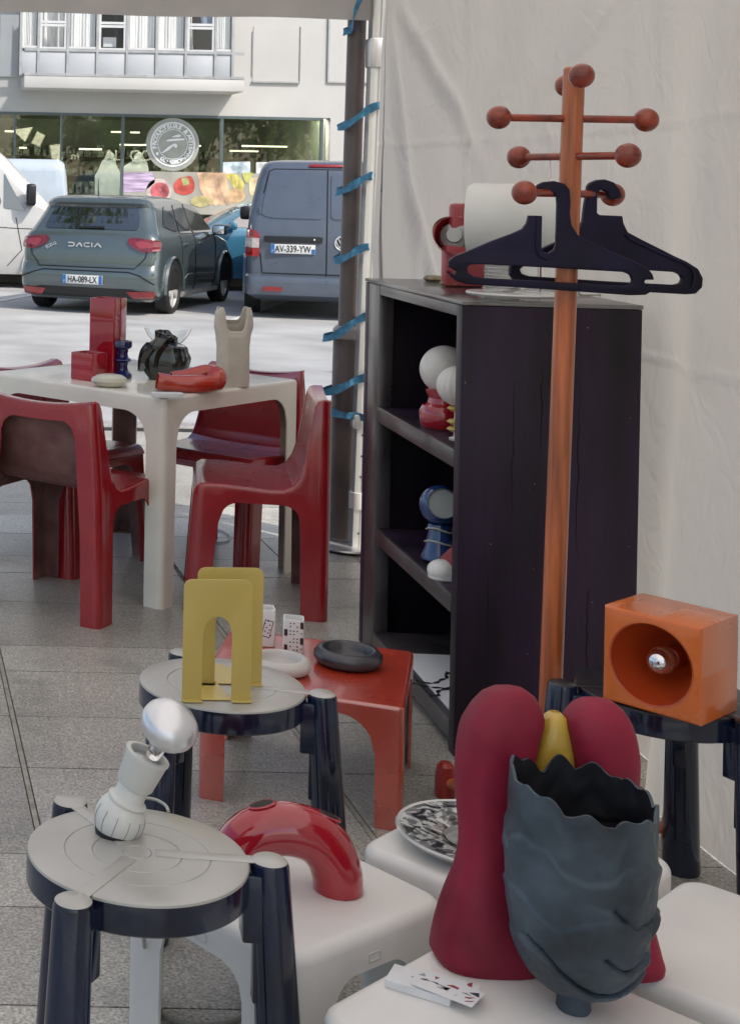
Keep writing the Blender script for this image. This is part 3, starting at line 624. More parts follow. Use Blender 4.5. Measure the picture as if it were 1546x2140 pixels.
class Car:
    def __init__(s, name, label, loc, rz, lev, paint, kr=.06, kf=.35, cr=.13):
        s.lev, s.kr, s.cr = lev, kr, cr
        s.root = thing(name, label, 'van' if 'van' in name else 'car', loc, rz)
        nR, nS, nC = 14, 34, 6; bm = NB(); rings = []
        for (z, hw, ry, fy) in lev:
            P = []; c = min(cr, hw * .4)
            for i in range(nR + 1): x = -(hw - c) + 2 * (hw - c) * i / nR; P.append((x, ry + kr * (x / hw) ** 2))
            y0 = ry + kr * ((hw - c) / hw) ** 2
            for i in range(1, nC + 1): a = R(90) * i / nC; P.append((hw - c + c * math.sin(a), y0 + c * (1 - math.cos(a))))
            ys, ye = y0 + c, max(y0 + c + .1, fy - kf)
            for i in range(1, nS): P.append((hw, ys + (ye - ys) * i / nS))
            for i in range(0, 2 * nC + 1): a = R(90) * i / (2 * nC); P.append((hw - hw * .55 * (1 - math.cos(a)), ye + (fy - ye) * math.sin(a)))
            L = [(-x, y) for x, y in reversed(P) if x > -(hw - c) - 1e-6]
            L = [(-x, y) for x, y in reversed(P[nR + 1:])]
            P = P + L
            rings.append([bm.verts.new((x, y, z)) for x, y in P])
        k = len(rings[0])
        for A, B in zip(rings, rings[1:]):
            for i in range(k): bm.faces.new((A[i], A[(i + 1) % k], B[(i + 1) % k], B[i]))
        bm.faces.new(rings[-1]); bm.faces.new(list(reversed(rings[0])))
        bmesh.ops.recalc_face_normals(bm, faces=bm.faces)
        s.body = obj('body', bm, paint, s.root, 42); s.paint = paint
    def _i(s, z, k):
        L = s.lev
        if z <= L[0][0]: return L[0][k]
        for a, b in zip(L, L[1:]):
            if z <= b[0]: t = (z - a[0]) / (b[0] - a[0]); return a[k] + (b[k] - a[k]) * t
        return L[-1][k]
    def rear(s, x, z):
        hw = s._i(z, 1); c = min(s.cr, hw * .4); e = max(0, abs(x) - (hw - c)); e = min(e, c * .98)
        xx = math.copysign(min(abs(x), hw - c), x)
        return Vector((x, s._i(z, 2) + s.kr * (xx / hw) ** 2 + c - math.sqrt(c * c - e * e), z))
    def side(s, y, z, sg=1): return Vector((sg * s._i(z, 1), y, z))
    def patch(s, name, pts, m, where='rear', off=.004, th=.006, r=.02, parent=None, sg=1):
        bm = plate([rpoly(pts, r, 4)], th)
        zs = [p[1] for p in pts]; us_ = [p[0] for p in pts]
        for lv in s.lev:
            if min(zs) < lv[0] < max(zs):
                bmesh.ops.bisect_plane(bm, geom=bm.verts[:] + bm.edges[:] + bm.faces[:], plane_co=(0, lv[0], 0), plane_no=(0, 1, 0))
        if where == 'rear':
            n = max(1, int((max(us_) - min(us_)) / .07))
            for i in range(1, n): bmesh.ops.bisect_plane(bm, geom=bm.verts[:] + bm.edges[:] + bm.faces[:], plane_co=(min(us_) + (max(us_) - min(us_)) * i / n, 0, 0), plane_no=(1, 0, 0))
        for v in bm.verts:
            u, z, w_ = v.co
            if where == 'rear':
                p = s.rear(u, z); hw = s._i(z, 1); nrm = Vector((max(-1, min(1, (abs(u) - hw + s.cr) / s.cr)) * math.copysign(1, u) if abs(u) > hw - s.cr else 0, -1, 0)).normalized(); v.co = p + nrm * (off + w_ + th / 2)
            else: v.co = s.side(u, z, sg) + Vector((sg * (off + w_ + th / 2), 0, 0))
        return obj(name, bm, m, parent or s.root, 30, recalc=True)
    def wheel(s, y, r, hw, sg=1, rim=True, spokes=5):
        x = sg * hw
        s.patch('wheel_arch', [(y + (r + .065) * math.cos(R(a)), max(s.lev[0][0] + .005, r + (r + .065) * math.sin(R(a)))) for a in range(-10, 191, 12)], GAP, 'side', .002, .004, 0.0, sg=sg)
        lp_ = [(x + sg * .012, y + (r + .08) * math.cos(R(a)), r + (r + .08) * math.sin(R(a))) for a in range(-8, 189, 7)]
        obj('arch_trim', sweep(lp_, [(-.03, -.012), (.02, -.012), (.03, .006), (.0, .02), (-.03, .016)]), TRIM if s.trim_dark else s.paint, s.root)
        wl_ = thing('wheel', None, None, (0, 0, 0)); wl_.parent = s.root; wl_.location = (x - sg * .012, y, r)
        prof = [(r * .74, -.12), (r * .9, -.12), (r, -.09), (r, .055), (r * .95, .08), (r * .80, .084), (r * .76, .06)]
        obj('tyre', xf(lathe([(a, b) for a, b in prof], 40, closed=True), (sg * -.05, 0, 0), (0, R(90) * sg, 0)), TYRE, wl_)
        rb = lathe([(0, .03), (r * .10, .035), (r * .12, .0), (r * .70, -.02), (r * .75, .05), (r * .79, .078), (r * .81, .072), (r * .77, .03), (r * .70, -.05), (0, -.05)], 40)
        for f_ in rb.faces:
            if (f_.calc_center_median().to_2d()).length > r * .72: f_.material_index = 1
        if rim:
            for i in range(spokes):
                a = 2 * math.pi * i / spokes
                q = plate([rpoly([(0, -.04), (r * .4, -.028), (r * .77, -.065), (r * .77, .04), (r * .35, .042), (0, .04)], .01)], .03, .006); xf(q, (0, 0, .045), (0, 0, 0)); xf(q, rot=(0, 0, a)); join(rb, q, mi=1)
        xf(rb, (sg * -.05, 0, 0), (0, R(90) * sg, 0)); obj('rim', rb, [TRIM if rim else RIM, RIM], wl_)
        return wl_
    def seam(s, pts, where='side', sg=1, wd=.007, name='panel_seam', m=None):
        P = []
        for a, b in zip(pts, pts[1:]):
            n = 8
            for i in range(n):
                u = a[0] + (b[0] - a[0]) * i / n; z = a[1] + (b[1] - a[1]) * i / n
                P.append(s.rear(u, z) if where == 'rear' else s.side(u, z, sg))
        u, z = pts[-1]; P.append(s.rear(u, z) if where == 'rear' else s.side(u, z, sg))
        obj(name, tube(P, wd, 6), m or GAP, s.root)
    def plate_(s, x, z, body, wd=.52, ht=.11, blue=True):
        y = s.rear(x, z).y - .022
        pl = obj('number_plate', box(wd, .012, ht, (x, y, z), bev=.003), PLT, s.root)
        obj('plate_band', box(.045, .004, ht * .96, (x - wd / 2 + .024, y - .0075, z)), PLB, pl); obj('plate_band', box(.042, .004, ht * (.96 if blue else .5), (x + wd / 2 - .023, y - .0075, z - (0 if blue else ht * .22))), PLB, pl)
        obj('plate_letters', xf(text(body, ht * 1.02, .002, bold=.0012, sx=.72), (x, y - .0085, z - .003), (R(90), 0, 0)), INK, pl)
        obj('plate_letters', xf(text('F', ht * .34, .002), (x - wd / 2 + .024, y - .0105, z - ht * .25), (R(90), 0, 0)), PLT, pl)
    trim_dark = False

DP = mat('blue_grey_car_paint', (0.095, 0.124, 0.128), 0.18, 0.35, var=.02, coat=1.0, ior=1.6)
VP = mat('slate_van_paint', (0.088, 0.108, 0.145), 0.30, 0.1, var=.03, coat=.8)
WP = mat('white_van_paint', (0.56, 0.56, 0.54), 0.30, var=.02, coat=.6)
PB = mat('pale_blue_van_paint', (0.42, 0.49, 0.56), 0.35, var=.02, coat=.5)
BP = mat('bright_blue_car_paint', (0.05, 0.19, 0.30), 0.25, .2, var=.02, coat=1)
RZ = -0.10
# -- grey-blue hatchback
hb = Car('parked_hatchback', 'blue-grey hatchback parked nose away, plate HA-089-LX, between the white van and the dark van', (2.38, 18.42, RZ), -R(26.6), [
    (.17, .80, .14, 3.95), (.24, .87, .05, 4.02), (.34, .90, .0, 4.06), (.50, .905, -.01, 4.07), (.60, .90, .02, 4.06), (.63, .90, .055, 4.05), (.75, .905, .06, 4.0), (.86, .90, .075, 3.86), (.93, .885, .09, 3.5), (.98, .865, .10, 3.15),
    (1.03, .83, .15, 2.98), (1.12, .79, .23, 2.86), (1.22, .75, .31, 2.7), (1.33, .71, .39, 2.5), (1.385, .69, .35, 2.36), (1.42, .66, .37, 2.2), (1.455, .60, .45, 2.0), (1.475, .50, .62, 1.8), (1.485, .3, .9, 1.6)], DP, .07, .5, .16)
hb.patch('rear_window', [(-.62, 1.055), (.62, 1.055), (.59, 1.20), (.53, 1.36), (-.53, 1.36), (-.59, 1.20)], CGLASS, r=.06)
obj('wiper', box(.34, .02, .03, hb.rear(.02, 1.08) + Vector((0, -.03, 0)), (0, R(-2), 0), bev=.008), TRIM, hb.root)
for sg in (-1, 1):
    t = hb.patch('tail_light', [(sg * x, z) for x, z in ((.50, .94), (.58, .97), (.885, .935), (.895, .81), (.72, .785), (.57, .85))], mat('dark_tail_lamp', (.17, .008, .012), .1, coat=1, var=.2, vscale=30), r=.04, th=.02)
    hb.patch('lamp_lens', [(sg * x, z) for x, z in ((.60, .90), (.68, .93), (.84, .90), (.82, .85), (.68, .83))], mat('tail_lamp_pink', (.30, .035, .045), .1, coat=1), off=.024, th=.004, parent=t)
    hb.patch('reflector', [(sg * x, z) for x, z in ((.52, .30), (.86, .31), (.83, .22), (.60, .21))], LAMPR, r=.02, th=.012)
hb.seam([(-.78, .92), (-.74, .72), (-.62, .585), (.62, .585), (.74, .72), (.78, .92)], 'rear', name='hatch_seam')
hb.seam([(-.86, .44), (-.70, .50), (-.55, .54), (.55, .54), (.70, .50), (.86, .40)], 'rear', wd=.008, name='bumper_crease')
hb.patch('lower_bumper', [(-.88, .205), (.88, .205), (.88, .25), (.60, .33), (-.60, .33), (-.88, .25)], TRIM, r=.02, off=.002)
hb.plate_(-.02, .43, 'HA-089-LX')
bdg = NB(); w_ = .085
def stroke(*pts, t=.014):
    for a, b in zip(pts, pts[1:]):
        d = Vector((b[0] - a[0], b[1] - a[1])); L = d.length
        join(bdg, xf(plate([rrect(L + t * .8, t, .002, 2)], .006), ((a[0] + b[0]) / 2, (a[1] + b[1]) / 2, 0), (0, 0, math.atan2(d.y, d.x))))
h = .045
stroke((-.24, h / 2), (-.19, h / 2), (-.165, .01), (-.165, -.01), (-.19, -h / 2), (-.24, -h / 2)); stroke((-.135, -h / 2), (-.10, h / 2), (-.065, -h / 2))
stroke((.03, h / 2), (-.02, h / 2), (-.035, .01), (-.035, -.01), (-.02, -h / 2), (.03, -h / 2)); stroke((.065, h / 2), (.065, -h / 2)); stroke((.10, -h / 2), (.14, h / 2), (.18, -h / 2))
obj('maker_badge', xf(bdg, hb.rear(0, .86) + Vector((0, -.012, 0)), (R(90), 0, 0)), SILV, hb.root, 0)
obj('model_badge', xf(text('ECO-G', .06, .004, sx=.8), hb.rear(-.48, .84) + Vector((0, -.012, 0)), (R(90), R(-25), 0)), SILV, hb.root, 0)
obj('aerial', tube([(-.02, .52, 1.47), (-.05, .60, 1.70)], .006, 8, [1.6, .6]), TRIM, hb.root)
hb.patch('side_window', [(.62, 1.10), (1.15, 1.02), (1.28, 1.36), (.95, 1.36)], CGLASS, 'side', r=.05)
hb.patch('side_window', [(1.22, 1.015), (1.78, 1.0), (1.78, 1.385), (1.36, 1.375)], CGLASS, 'side', r=.03)
hb.patch('side_window', [(1.86, 1.0), (2.86, 1.0), (2.55, 1.25), (2.28, 1.375), (1.86, 1.39)], CGLASS, 'side', r=.04)
hb.patch('side_window', [(.62, 1.10), (2.86, 1.0), (2.55, 1.25), (2.28, 1.375), (1.3, 1.38), (.95, 1.36)], CGLASS, 'side', r=.04, sg=-1)
hb.patch('front_windscreen', [(-.4, 1.1), (.4, 1.1), (.4, 1.12), (-.4, 1.12)], CGLASS, r=.004)if False else None
for sg in (1, -1):
    hb.trim_dark = False
    for y in (.80, 3.36): hb.wheel(y, .315, .895, sg)
    mr = obj('mirror', box(.20, .13, .15, (sg * .99, 2.72, 1.03), bev=.04, seg=3), DP, hb.root); obj('mirror_glass', box(.15, .006, .11, (sg * .99, 2.652, 1.03), bev=.001), CHROME, mr)
    hb.seam([(1.82, .98), (1.84, .55), (1.80, .24)], sg=sg); hb.seam([(1.15, .98), (1.20, .60), (1.15, .52)], sg=sg); hb.seam([(2.84, .97), (2.86, .6), (2.80, .24)], sg=sg)
    for y in (1.33, 2.05): obj('door_handle', box(.03, .17, .03, (sg * .905, y, .86), bev=.01), DP, hb.root)
    obj('sill', box(.05, 1.9, .07, (sg * .875, 2.08, .22), bev=.02), ALU, hb.root)
    hb.seam([(1.25, .40), (1.45, .47), (2.2, .46), (2.7, .42)], sg=sg, wd=.01, name='door_crease', m=DP)
# -- dark van
vn = Car('parked_van', 'dark slate-blue panel van parked nose away, plate AV-339-YW, half hidden by the lamp post', (5.30, 18.15, RZ), -R(14), [
    (.22, .86, .10, 4.75), (.30, .95, -.10, 4.84), (.42, .97, -.13, 4.9), (.52, .97, -.11, 4.9), (.545, .95, .0, 4.88), (.8, .955, .0, 4.84), (1.0, .95, .01, 4.7), (1.10, .945, .02, 4.2), (1.3, .93, .04, 3.8), (1.5, .89, .07, 3.45), (1.7, .845, .10, 3.15), (1.84, .80, .125, 2.95),
    (1.91, .76, .17, 2.8), (1.95, .70, .26, 2.6), (1.97, .55, .42, 2.4)], VP, .05, .35, .12)
for sg in (-1, 1):
    t = vn.patch('tail_light', [(sg * x, z) for x, z in ((.955, .76), (.80, .76), (.80, 1.03), (.83, 1.08), (.94, 1.11))], LAMPR, r=.02, th=.02)
    vn.patch('lamp_lens', [(sg * x, z) for x, z in ((.955, .87), (.805, .87), (.805, .99), (.95, .99))], LAMPW, off=.024, th=.004, r=.005, parent=t)
    vn.patch('pressed_panel', [(sg * x, z) for x, z in ((.045, 1.24), (.68, 1.245), (.79, 1.29), (.70, 1.76), (.66, 1.80), (.045, 1.80))], VP, off=.004, th=.008, r=.06)
    vn.patch('reflector', [(sg * x, z) for x, z in ((.52, .40), (.75, .40), (.75, .345), (.52, .345))], LAMPR, th=.012, r=.01)
    obj('mirror', box(.16, .1, .20, (sg * 1.02, 3.75, 1.25), bev=.04), TRIM, vn.root)
    for y in (.85, 3.85): vn.wheel(y, .33, .955, sg, rim=False)
    vn.patch('cab_window', [(2.75, 1.22), (3.75, 1.18), (3.5, 1.45), (3.2, 1.72), (2.75, 1.74)], CGLASS, 'side', r=.05, sg=sg)
    obj('door_hinge', box(.03, .02, .09, (sg * .80, vn.rear(.8, 1.33).y - .01, 1.33), bev=.004), VP, vn.root)
vn.seam([(0, .48), (0, 1.0), (0, 1.84)], 'rear', wd=.008, name='door_seam'); vn.seam([(-.79, .80), (-.76, .56), (.76, .56), (.79, .80)], 'rear', name='door_seam')
vn.seam([(-.76, 1.55), (-.70, 1.82), (-.64, 1.85), (.64, 1.85), (.70, 1.82), (.76, 1.55)], 'rear', name='door_seam')
obj('handle_bar', xf(plate([rrect(.70, .075, .02)], .03, .006), (-.40, vn.rear(-.4, .985).y - .02, .985), (R(90), 0, 0)), TRIM, vn.root)
obj('lock', sphere(.013, (-.15, vn.rear(-.4, .985).y - .04, .985)), SILV, vn.root)
vn.plate_(-.40, .865, 'AV-339-YW', .53, .115, False)
vn.patch('high_brake_light', [(.05, 1.885), (.45, 1.885), (.45, 1.915), (.05, 1.915)], LAMPR, r=.005) if False else obj('high_brake_light', box(.40, .03, .035, vn.rear(-.02, 1.895) + Vector((0, -.01, 0)), (R(-30), 0, 0), bev=.006), LAMPR, vn.root)
bdg = NB(); join(bdg, lathe([(.060, 0), (.068, .004), (.074, 0), (.068, -.003)], 40, closed=True))
stroke((-.038, .048), (-.014, -.004), (0, .028 - .02), (.014, -.004), (.038, .048), t=.009); stroke((-.016, .06), (0, .016), (.016, .06), t=.009); stroke((-.058, .022), (-.027, -.052), (0, .008), (.027, -.052), (.058, .022), t=.009)
obj('round_badge', xf(bdg, vn.rear(.18, .95) + Vector((0, -.012, 0)), (R(90), 0, 0), (1.25, 1.25, 1)), SILV, vn.root, 0)
obj('badge_disc', xf(lathe([(0, 0), (.072, 0)], 32), vn.rear(.18, .95) + Vector((0, -.006, 0)), (R(90), 0, 0), (1.25, 1.25, 1)), TRIM, vn.root, 0)
for p in ((0, .965),): pass
# -- tall white van crossing behind
tv = Car('delivery_van', 'tall white van with dark door mirror at the left edge, nose hidden behind the hatchback', (-2.75, 23.75, RZ), -R(90), [
    (.22, .92, .05, 6.0), (.34, .98, .0, 6.08), (.6, .99, .0, 6.12), (.85, .99, .0, 6.08), (1.05, .985, .01, 5.95), (1.15, .97, .02, 5.55), (1.28, .96, .02, 5.20), (1.5, .945, .03, 4.98), (1.75, .92, .04, 4.76), (2.0, .90, .05, 4.52), (2.2, .885, .06, 4.28), (2.38, .86, .08, 3.95), (2.5, .80, .12, 3.5), (2.56, .66, .2, 3.2)], WP, .03, .3, .1)
for sg in (1, -1):
    tv.patch('cab_window', [(3.72, 1.36), (4.36, 1.26), (4.40, 1.33), (4.16, 2.02), (3.95, 2.10), (3.72, 2.10)], CGLASS, 'side', r=.05, sg=sg)
    tv.patch('quarter_window', [(4.43, 1.24), (4.75, 1.20), (4.43, 1.78)], CGLASS, 'side', r=.03, sg=sg)
    mr = obj('mirror', box(.16, .15, .34, (sg * 1.13, 4.83, 1.45), bev=.045, seg=3), TRIM, tv.root); obj('mirror_glass', box(.12, .01, .26, (sg * 1.13, 4.752, 1.46), bev=.002), CHROME, mr)
    obj('mirror_arm', box(.14, .09, .12, (sg * 1.03, 4.85, 1.34), bev=.02), TRIM, mr)
    tv.seam([(3.60, 2.2), (3.58, .35)], sg=sg); tv.seam([(3.62, .98), (4.6, .93), (5.2, .92)], sg=sg, wd=.006); tv.seam([(4.62, 1.1), (4.72, .6), (4.5, .35)], sg=sg)
    obj('door_handle', box(.04, .16, .035, (sg * .99, 3.78, 1.13), bev=.01), TRIM, tv.root); obj('side_moulding', box(.03, 3.2, .12, (sg * .995, 2.4, .62), bev=.01), WP, tv.root)
    for y in (1.0, 5.15): tv.wheel(y, .34, .985, sg, rim=False)
# -- pale van behind it and blue car
sv = Car('small_van', 'pale blue-white small van seen above the hatchback roof, behind the tall white van', (-1.35, 26.05, RZ), -R(90), [
    (.2, .82, .05, 4.1), (.4, .88, 0, 4.3), (.8, .89, 0, 4.35), (1.1, .88, .0, 4.34), (1.5, .86, .02, 4.33), (1.85, .83, .03, 4.30), (1.99, .79, .05, 4.27), (2.05, .70, .1, 4.2)], PB, .03, .12, .1)
sv.patch('pressed_panel', [(2.6, .9), (4.12, .9), (4.08, 1.86), (2.6, 1.90)], PB, 'side', .003, .008, .05)
for sg in (1, -1):
    for y in (.8, 3.5): sv.wheel(y, .31, .88, sg, rim=False)
bc = Car('parked_car', 'bright blue small car glimpsed between the hatchback and the dark van', (8.05, 24.0, RZ), R(90), [
    (.2, .80, .08, 3.95), (.35, .86, .0, 4.03), (.6, .87, .0, 4.05), (.8, .865, .03, 3.98), (.93, .85, .08, 3.5), (.98, .83, .12, 3.2), (1.1, .78, .3, 2.95), (1.25, .72, .5, 2.65), (1.38, .66, .7, 2.35), (1.45, .58, .9, 2.1), (1.47, .4, 1.1, 1.9)], BP, .06, .45, .15)
for sg in (1, -1):
    bc.patch('side_window', [(1.75, 1.0), (2.88, 1.0), (2.55, 1.24), (2.2, 1.37), (1.75, 1.38)], CGLASS, 'side', r=.04, sg=sg); bc.patch('side_window', [(.9, 1.03), (1.68, 1.0), (1.68, 1.38), (1.2, 1.36)], CGLASS, 'side', r=.05, sg=sg)
    obj('mirror', box(.18, .12, .13, (sg * .95, 2.78, 1.03), bev=.04), BP, bc.root)
    for y in (.75, 3.25): bc.wheel(y, .31, .865, sg)

# ---- street trees that stand behind and beside the stall (seen only as reflections and dappled shade)
LEAF = mat('plane_tree_leaf', (0.055, 0.10, 0.018), 0.55, var=.3, vscale=1.5, col2=(0.12, 0.15, 0.03)); BARK = mat('plane_tree_bark', (0.16, 0.14, 0.10), 0.9, var=.3, vscale=6, bump=.4)
def tree(loc, h, r, seed, label, n=5200):
    rg = random.Random(seed); t = thing('street_tree', label, 'tree', loc, 0, 'street trees shading the stall')
    tr = tube(smoothpath([(0, 0, -.1), (.05, 0, h * .3), (-.06, .05, h * .6), (0, 0, h * .8)], 5), .14, 12, [1.2 - .7 * i / 15 for i in range(16)])
    cl = []
    for k in range(16):
        a = rg.uniform(0, 6.28); e = rg.uniform(-.2, 1.2); q = Vector((math.cos(a) * math.cos(e), math.sin(a) * math.cos(e), math.sin(e) * .75)) * r * rg.uniform(.45, .95) + Vector((0, 0, h * .72)); cl.append((q, rg.uniform(.3, .5) * r))
        join(tr, tube(smoothpath([(0, 0, h * rg.uniform(.4, .65)), q * .5 + Vector((0, 0, h * .3)), q], 4), .05, 7, [1 - .1 * i for i in range(9)]))
    obj('trunk', tr, BARK, t)
    bm = NB()
    for i in range(n):
        c, rr_ = rg.choice(cl); d = Vector((rg.gauss(0, 1), rg.gauss(0, 1), rg.gauss(0, 1))).normalized() * rr_ * rg.random() ** .45; p = c + d
        s_ = rg.uniform(.07, .13); ax_ = Vector((rg.gauss(0, 1), rg.gauss(0, 1), rg.gauss(0, 1))).normalized(); bx_ = ax_.orthogonal().normalized(); cx_ = ax_.cross(bx_)
        bm.faces.new([bm.verts.new(p + bx_ * s_ * a + cx_ * s_ * b) for a, b in ((-1, 0), (-.2, -.6), (.9, -.1), (.2, .65))])
    obj('crown', bm, LEAF, t, 0)
tree((8.2, 9.2, -.1), 4.4, 1.8, 1, 'leafy street tree nearest the tent wall, mirrored in the shop window')
tree((11.0, 3.0, 0), 4.9, 2.5, 2, 'leafy street tree mirrored behind the round emblem of the shop window')
tree((15.5, 1.5, 0), 4.9, 2.6, 3, 'leafy street tree mirrored at the right end of the shop window')
tree((14.5, 17.5, -.1), 7.4, 2.4, 4, 'street tree beyond the tent whose dappled shade falls on the white facade')

tree((6.6, -3.5, 0), 4.6, 2.3, 5, 'leafy street tree behind the tent, mirrored left of the round emblem')
tree((19.5, 5.0, 0), 5.2, 2.6, 6, 'leafy street tree farthest right, mirrored beside the shop window frame')
tree((-2.2, 17.4, -.1), 10.4, 2.9, 8, 'tall street tree over the road, mirrored in the hatchback rear window', 5200)
# ================================================================ moulded furniture
def per_loop(w_, d_, r, zb_at, zt_at, marks):
    pass
def moulded_table(name, label, corners, h, leg_w, apron, ar, cr, er, m, min_, cat='table', group=None, dish=0.0, lw2=None):
    "square table moulded in one piece: rounded top, four angle legs, arched aprons. corners: near-left origin, side vectors"
    O, e1, e2 = Vector(corners[0]), Vector(corners[1]), Vector(corners[2])
    a_, b_ = e1.length, e2.length; X = e1.normalized(); Y = e2.normalized()
    rz = math.atan2(X.y, X.x); c = O + e1 / 2 + e2 / 2
    root = thing(name, label, cat, (c.x, c.y, 0), rz, group)
    A, B = a_ / 2, b_ / 2
    # perimeter samples
    zs = h - apron - ar
    def side_cols(L):
        out = []; n = 6
        for i in range(n): out.append((cr + (leg_w - cr) * i / n, 'leg'))
        out.append((leg_w, 'leg')); out.append((leg_w, zs))
        for i in range(1, 9): t = i / 8; out.append((leg_w + ar * t, zs + ar * math.sqrt(max(0, 1 - (1 - t) ** 2))))
        m_ = len(out)
        for i in range(1, 6): out.append((leg_w + ar + (L - 2 * leg_w - 2 * ar) * i / 6, h - apron))
        for s, z in [q for q in reversed(out[:m_])]: out.append((L - s, z))
        return out
    sides = [((-A, -B), (1, 0), 2 * A), ((A, -B), (0, 1), 2 * B), ((A, B), (-1, 0), 2 * A), ((-A, B), (0, -1), 2 * B)]
    cols = []   # (point, inward normal, zb, corner index)
    for k, (p0, d, L) in enumerate(sides):
        nin = Vector((-d[1], d[0])); D = Vector(d); P0 = Vector(p0)
        for s, z in side_cols(L): cols.append((P0 + D * s, nin, z, k if s < L / 2 else (k + 1) % 4))
        cc = P0 + D * (L - cr) + nin * cr
        for i in range(1, 6): 
            a = R(90) * i / 6; dirv = (-nin) * math.cos(a) + D * math.sin(a); cols.append((cc + dirv * cr, -dirv, 'leg', (k + 1) % 4))
    bm = NB(); rows = [(0, 0)]; ringsv = []
    prof = [(0.0, h - er)] + [(er * (1 - math.cos(R(90) * i / 5)), h - er + er * math.sin(R(90) * i / 5)) for i in range(1, 6)]
    K = len(cols); V = []
    for (p, nn, z, ci) in cols:
        z0 = zs if z == 'leg' else z; col = []
        for zz in (z0, z0 + (h - er - z0) * .5): col.append(bm.verts.new((p.x, p.y, zz)))
        for off, zz in prof: col.append(bm.verts.new((p.x + nn.x * off, p.y + nn.y * off, zz)))
        V.append(col)
    for i in range(K):
        A_, B_ = V[i], V[(i + 1) % K]
        for j in range(len(A_) - 1):
            if (A_[j].co - B_[j].co).length < 1e-6 and (A_[j + 1].co - B_[j + 1].co).length < 1e-6: continue
            bm.faces.new((A_[j], B_[j], B_[j + 1], A_[j + 1]))
    bm.faces.new([c_[-1] for c_ in V])
    bmesh.ops.remove_doubles(bm, verts=bm.verts, dist=1e-5)
    bmesh.ops.recalc_face_normals(bm, faces=bm.faces)
    th = .006; solidify(bm, th, 1)
    obj('tabletop', bm, [m, min_], root, 35)
    for k in range(4):
        seq = [q for q in range(K) if cols[q][3] == k and cols[q][2] == 'leg']
        # order them round the corner
        st = [q for q in seq if (q - 1) % K not in seq]; q = st[0]; order = []
        while q in seq: order.append(q); q = (q + 1) % K
        cx_ = sum((cols[q][0] for q in order), Vector((0, 0))) / len(order)
        bm = NB(); Vl = []
        for q in order:
            p, nn = cols[q][0], cols[q][1]; dn = (cx_ - p)
            Vl.append([bm.verts.new((p.x + dn.x * t * .04, p.y + dn.y * t * .04, zs * (1 - t))) for t in (0, .5, 1)])
        for A_, B_ in zip(Vl, Vl[1:]):
            if (A_[0].co - B_[0].co).length < 1e-6: continue
            for j in range(2): bm.faces.new((A_[j + 1], B_[j + 1], B_[j], A_[j]))
        bmesh.ops.remove_doubles(bm, verts=bm.verts, dist=1e-5)
        bm.normal_update(); fc = bm.faces[:] if True else None; cen = Vector((cx_.x, cx_.y, 0)) * 0.0
        for f in bm.faces:
            if f.normal.dot(f.calc_center_median() - Vector((0, 0, f.calc_center_median().z))) < 0: f.normal_flip()
        bm.normal_update(); solidify(bm, th, 1); obj('leg', bm, [m, min_], root, 35)
    return root

dining = moulded_table('dining_table', 'cream moulded square dining table holding the vases, set cornerwise to the stall', ((0.945, 5.12), (0.622, 0.575), (-0.575, 0.622)), .735, .075, .062, .10, .022, .012, CREAM, CREAMIN)
EC = Vector((.665, .775)).normalized()

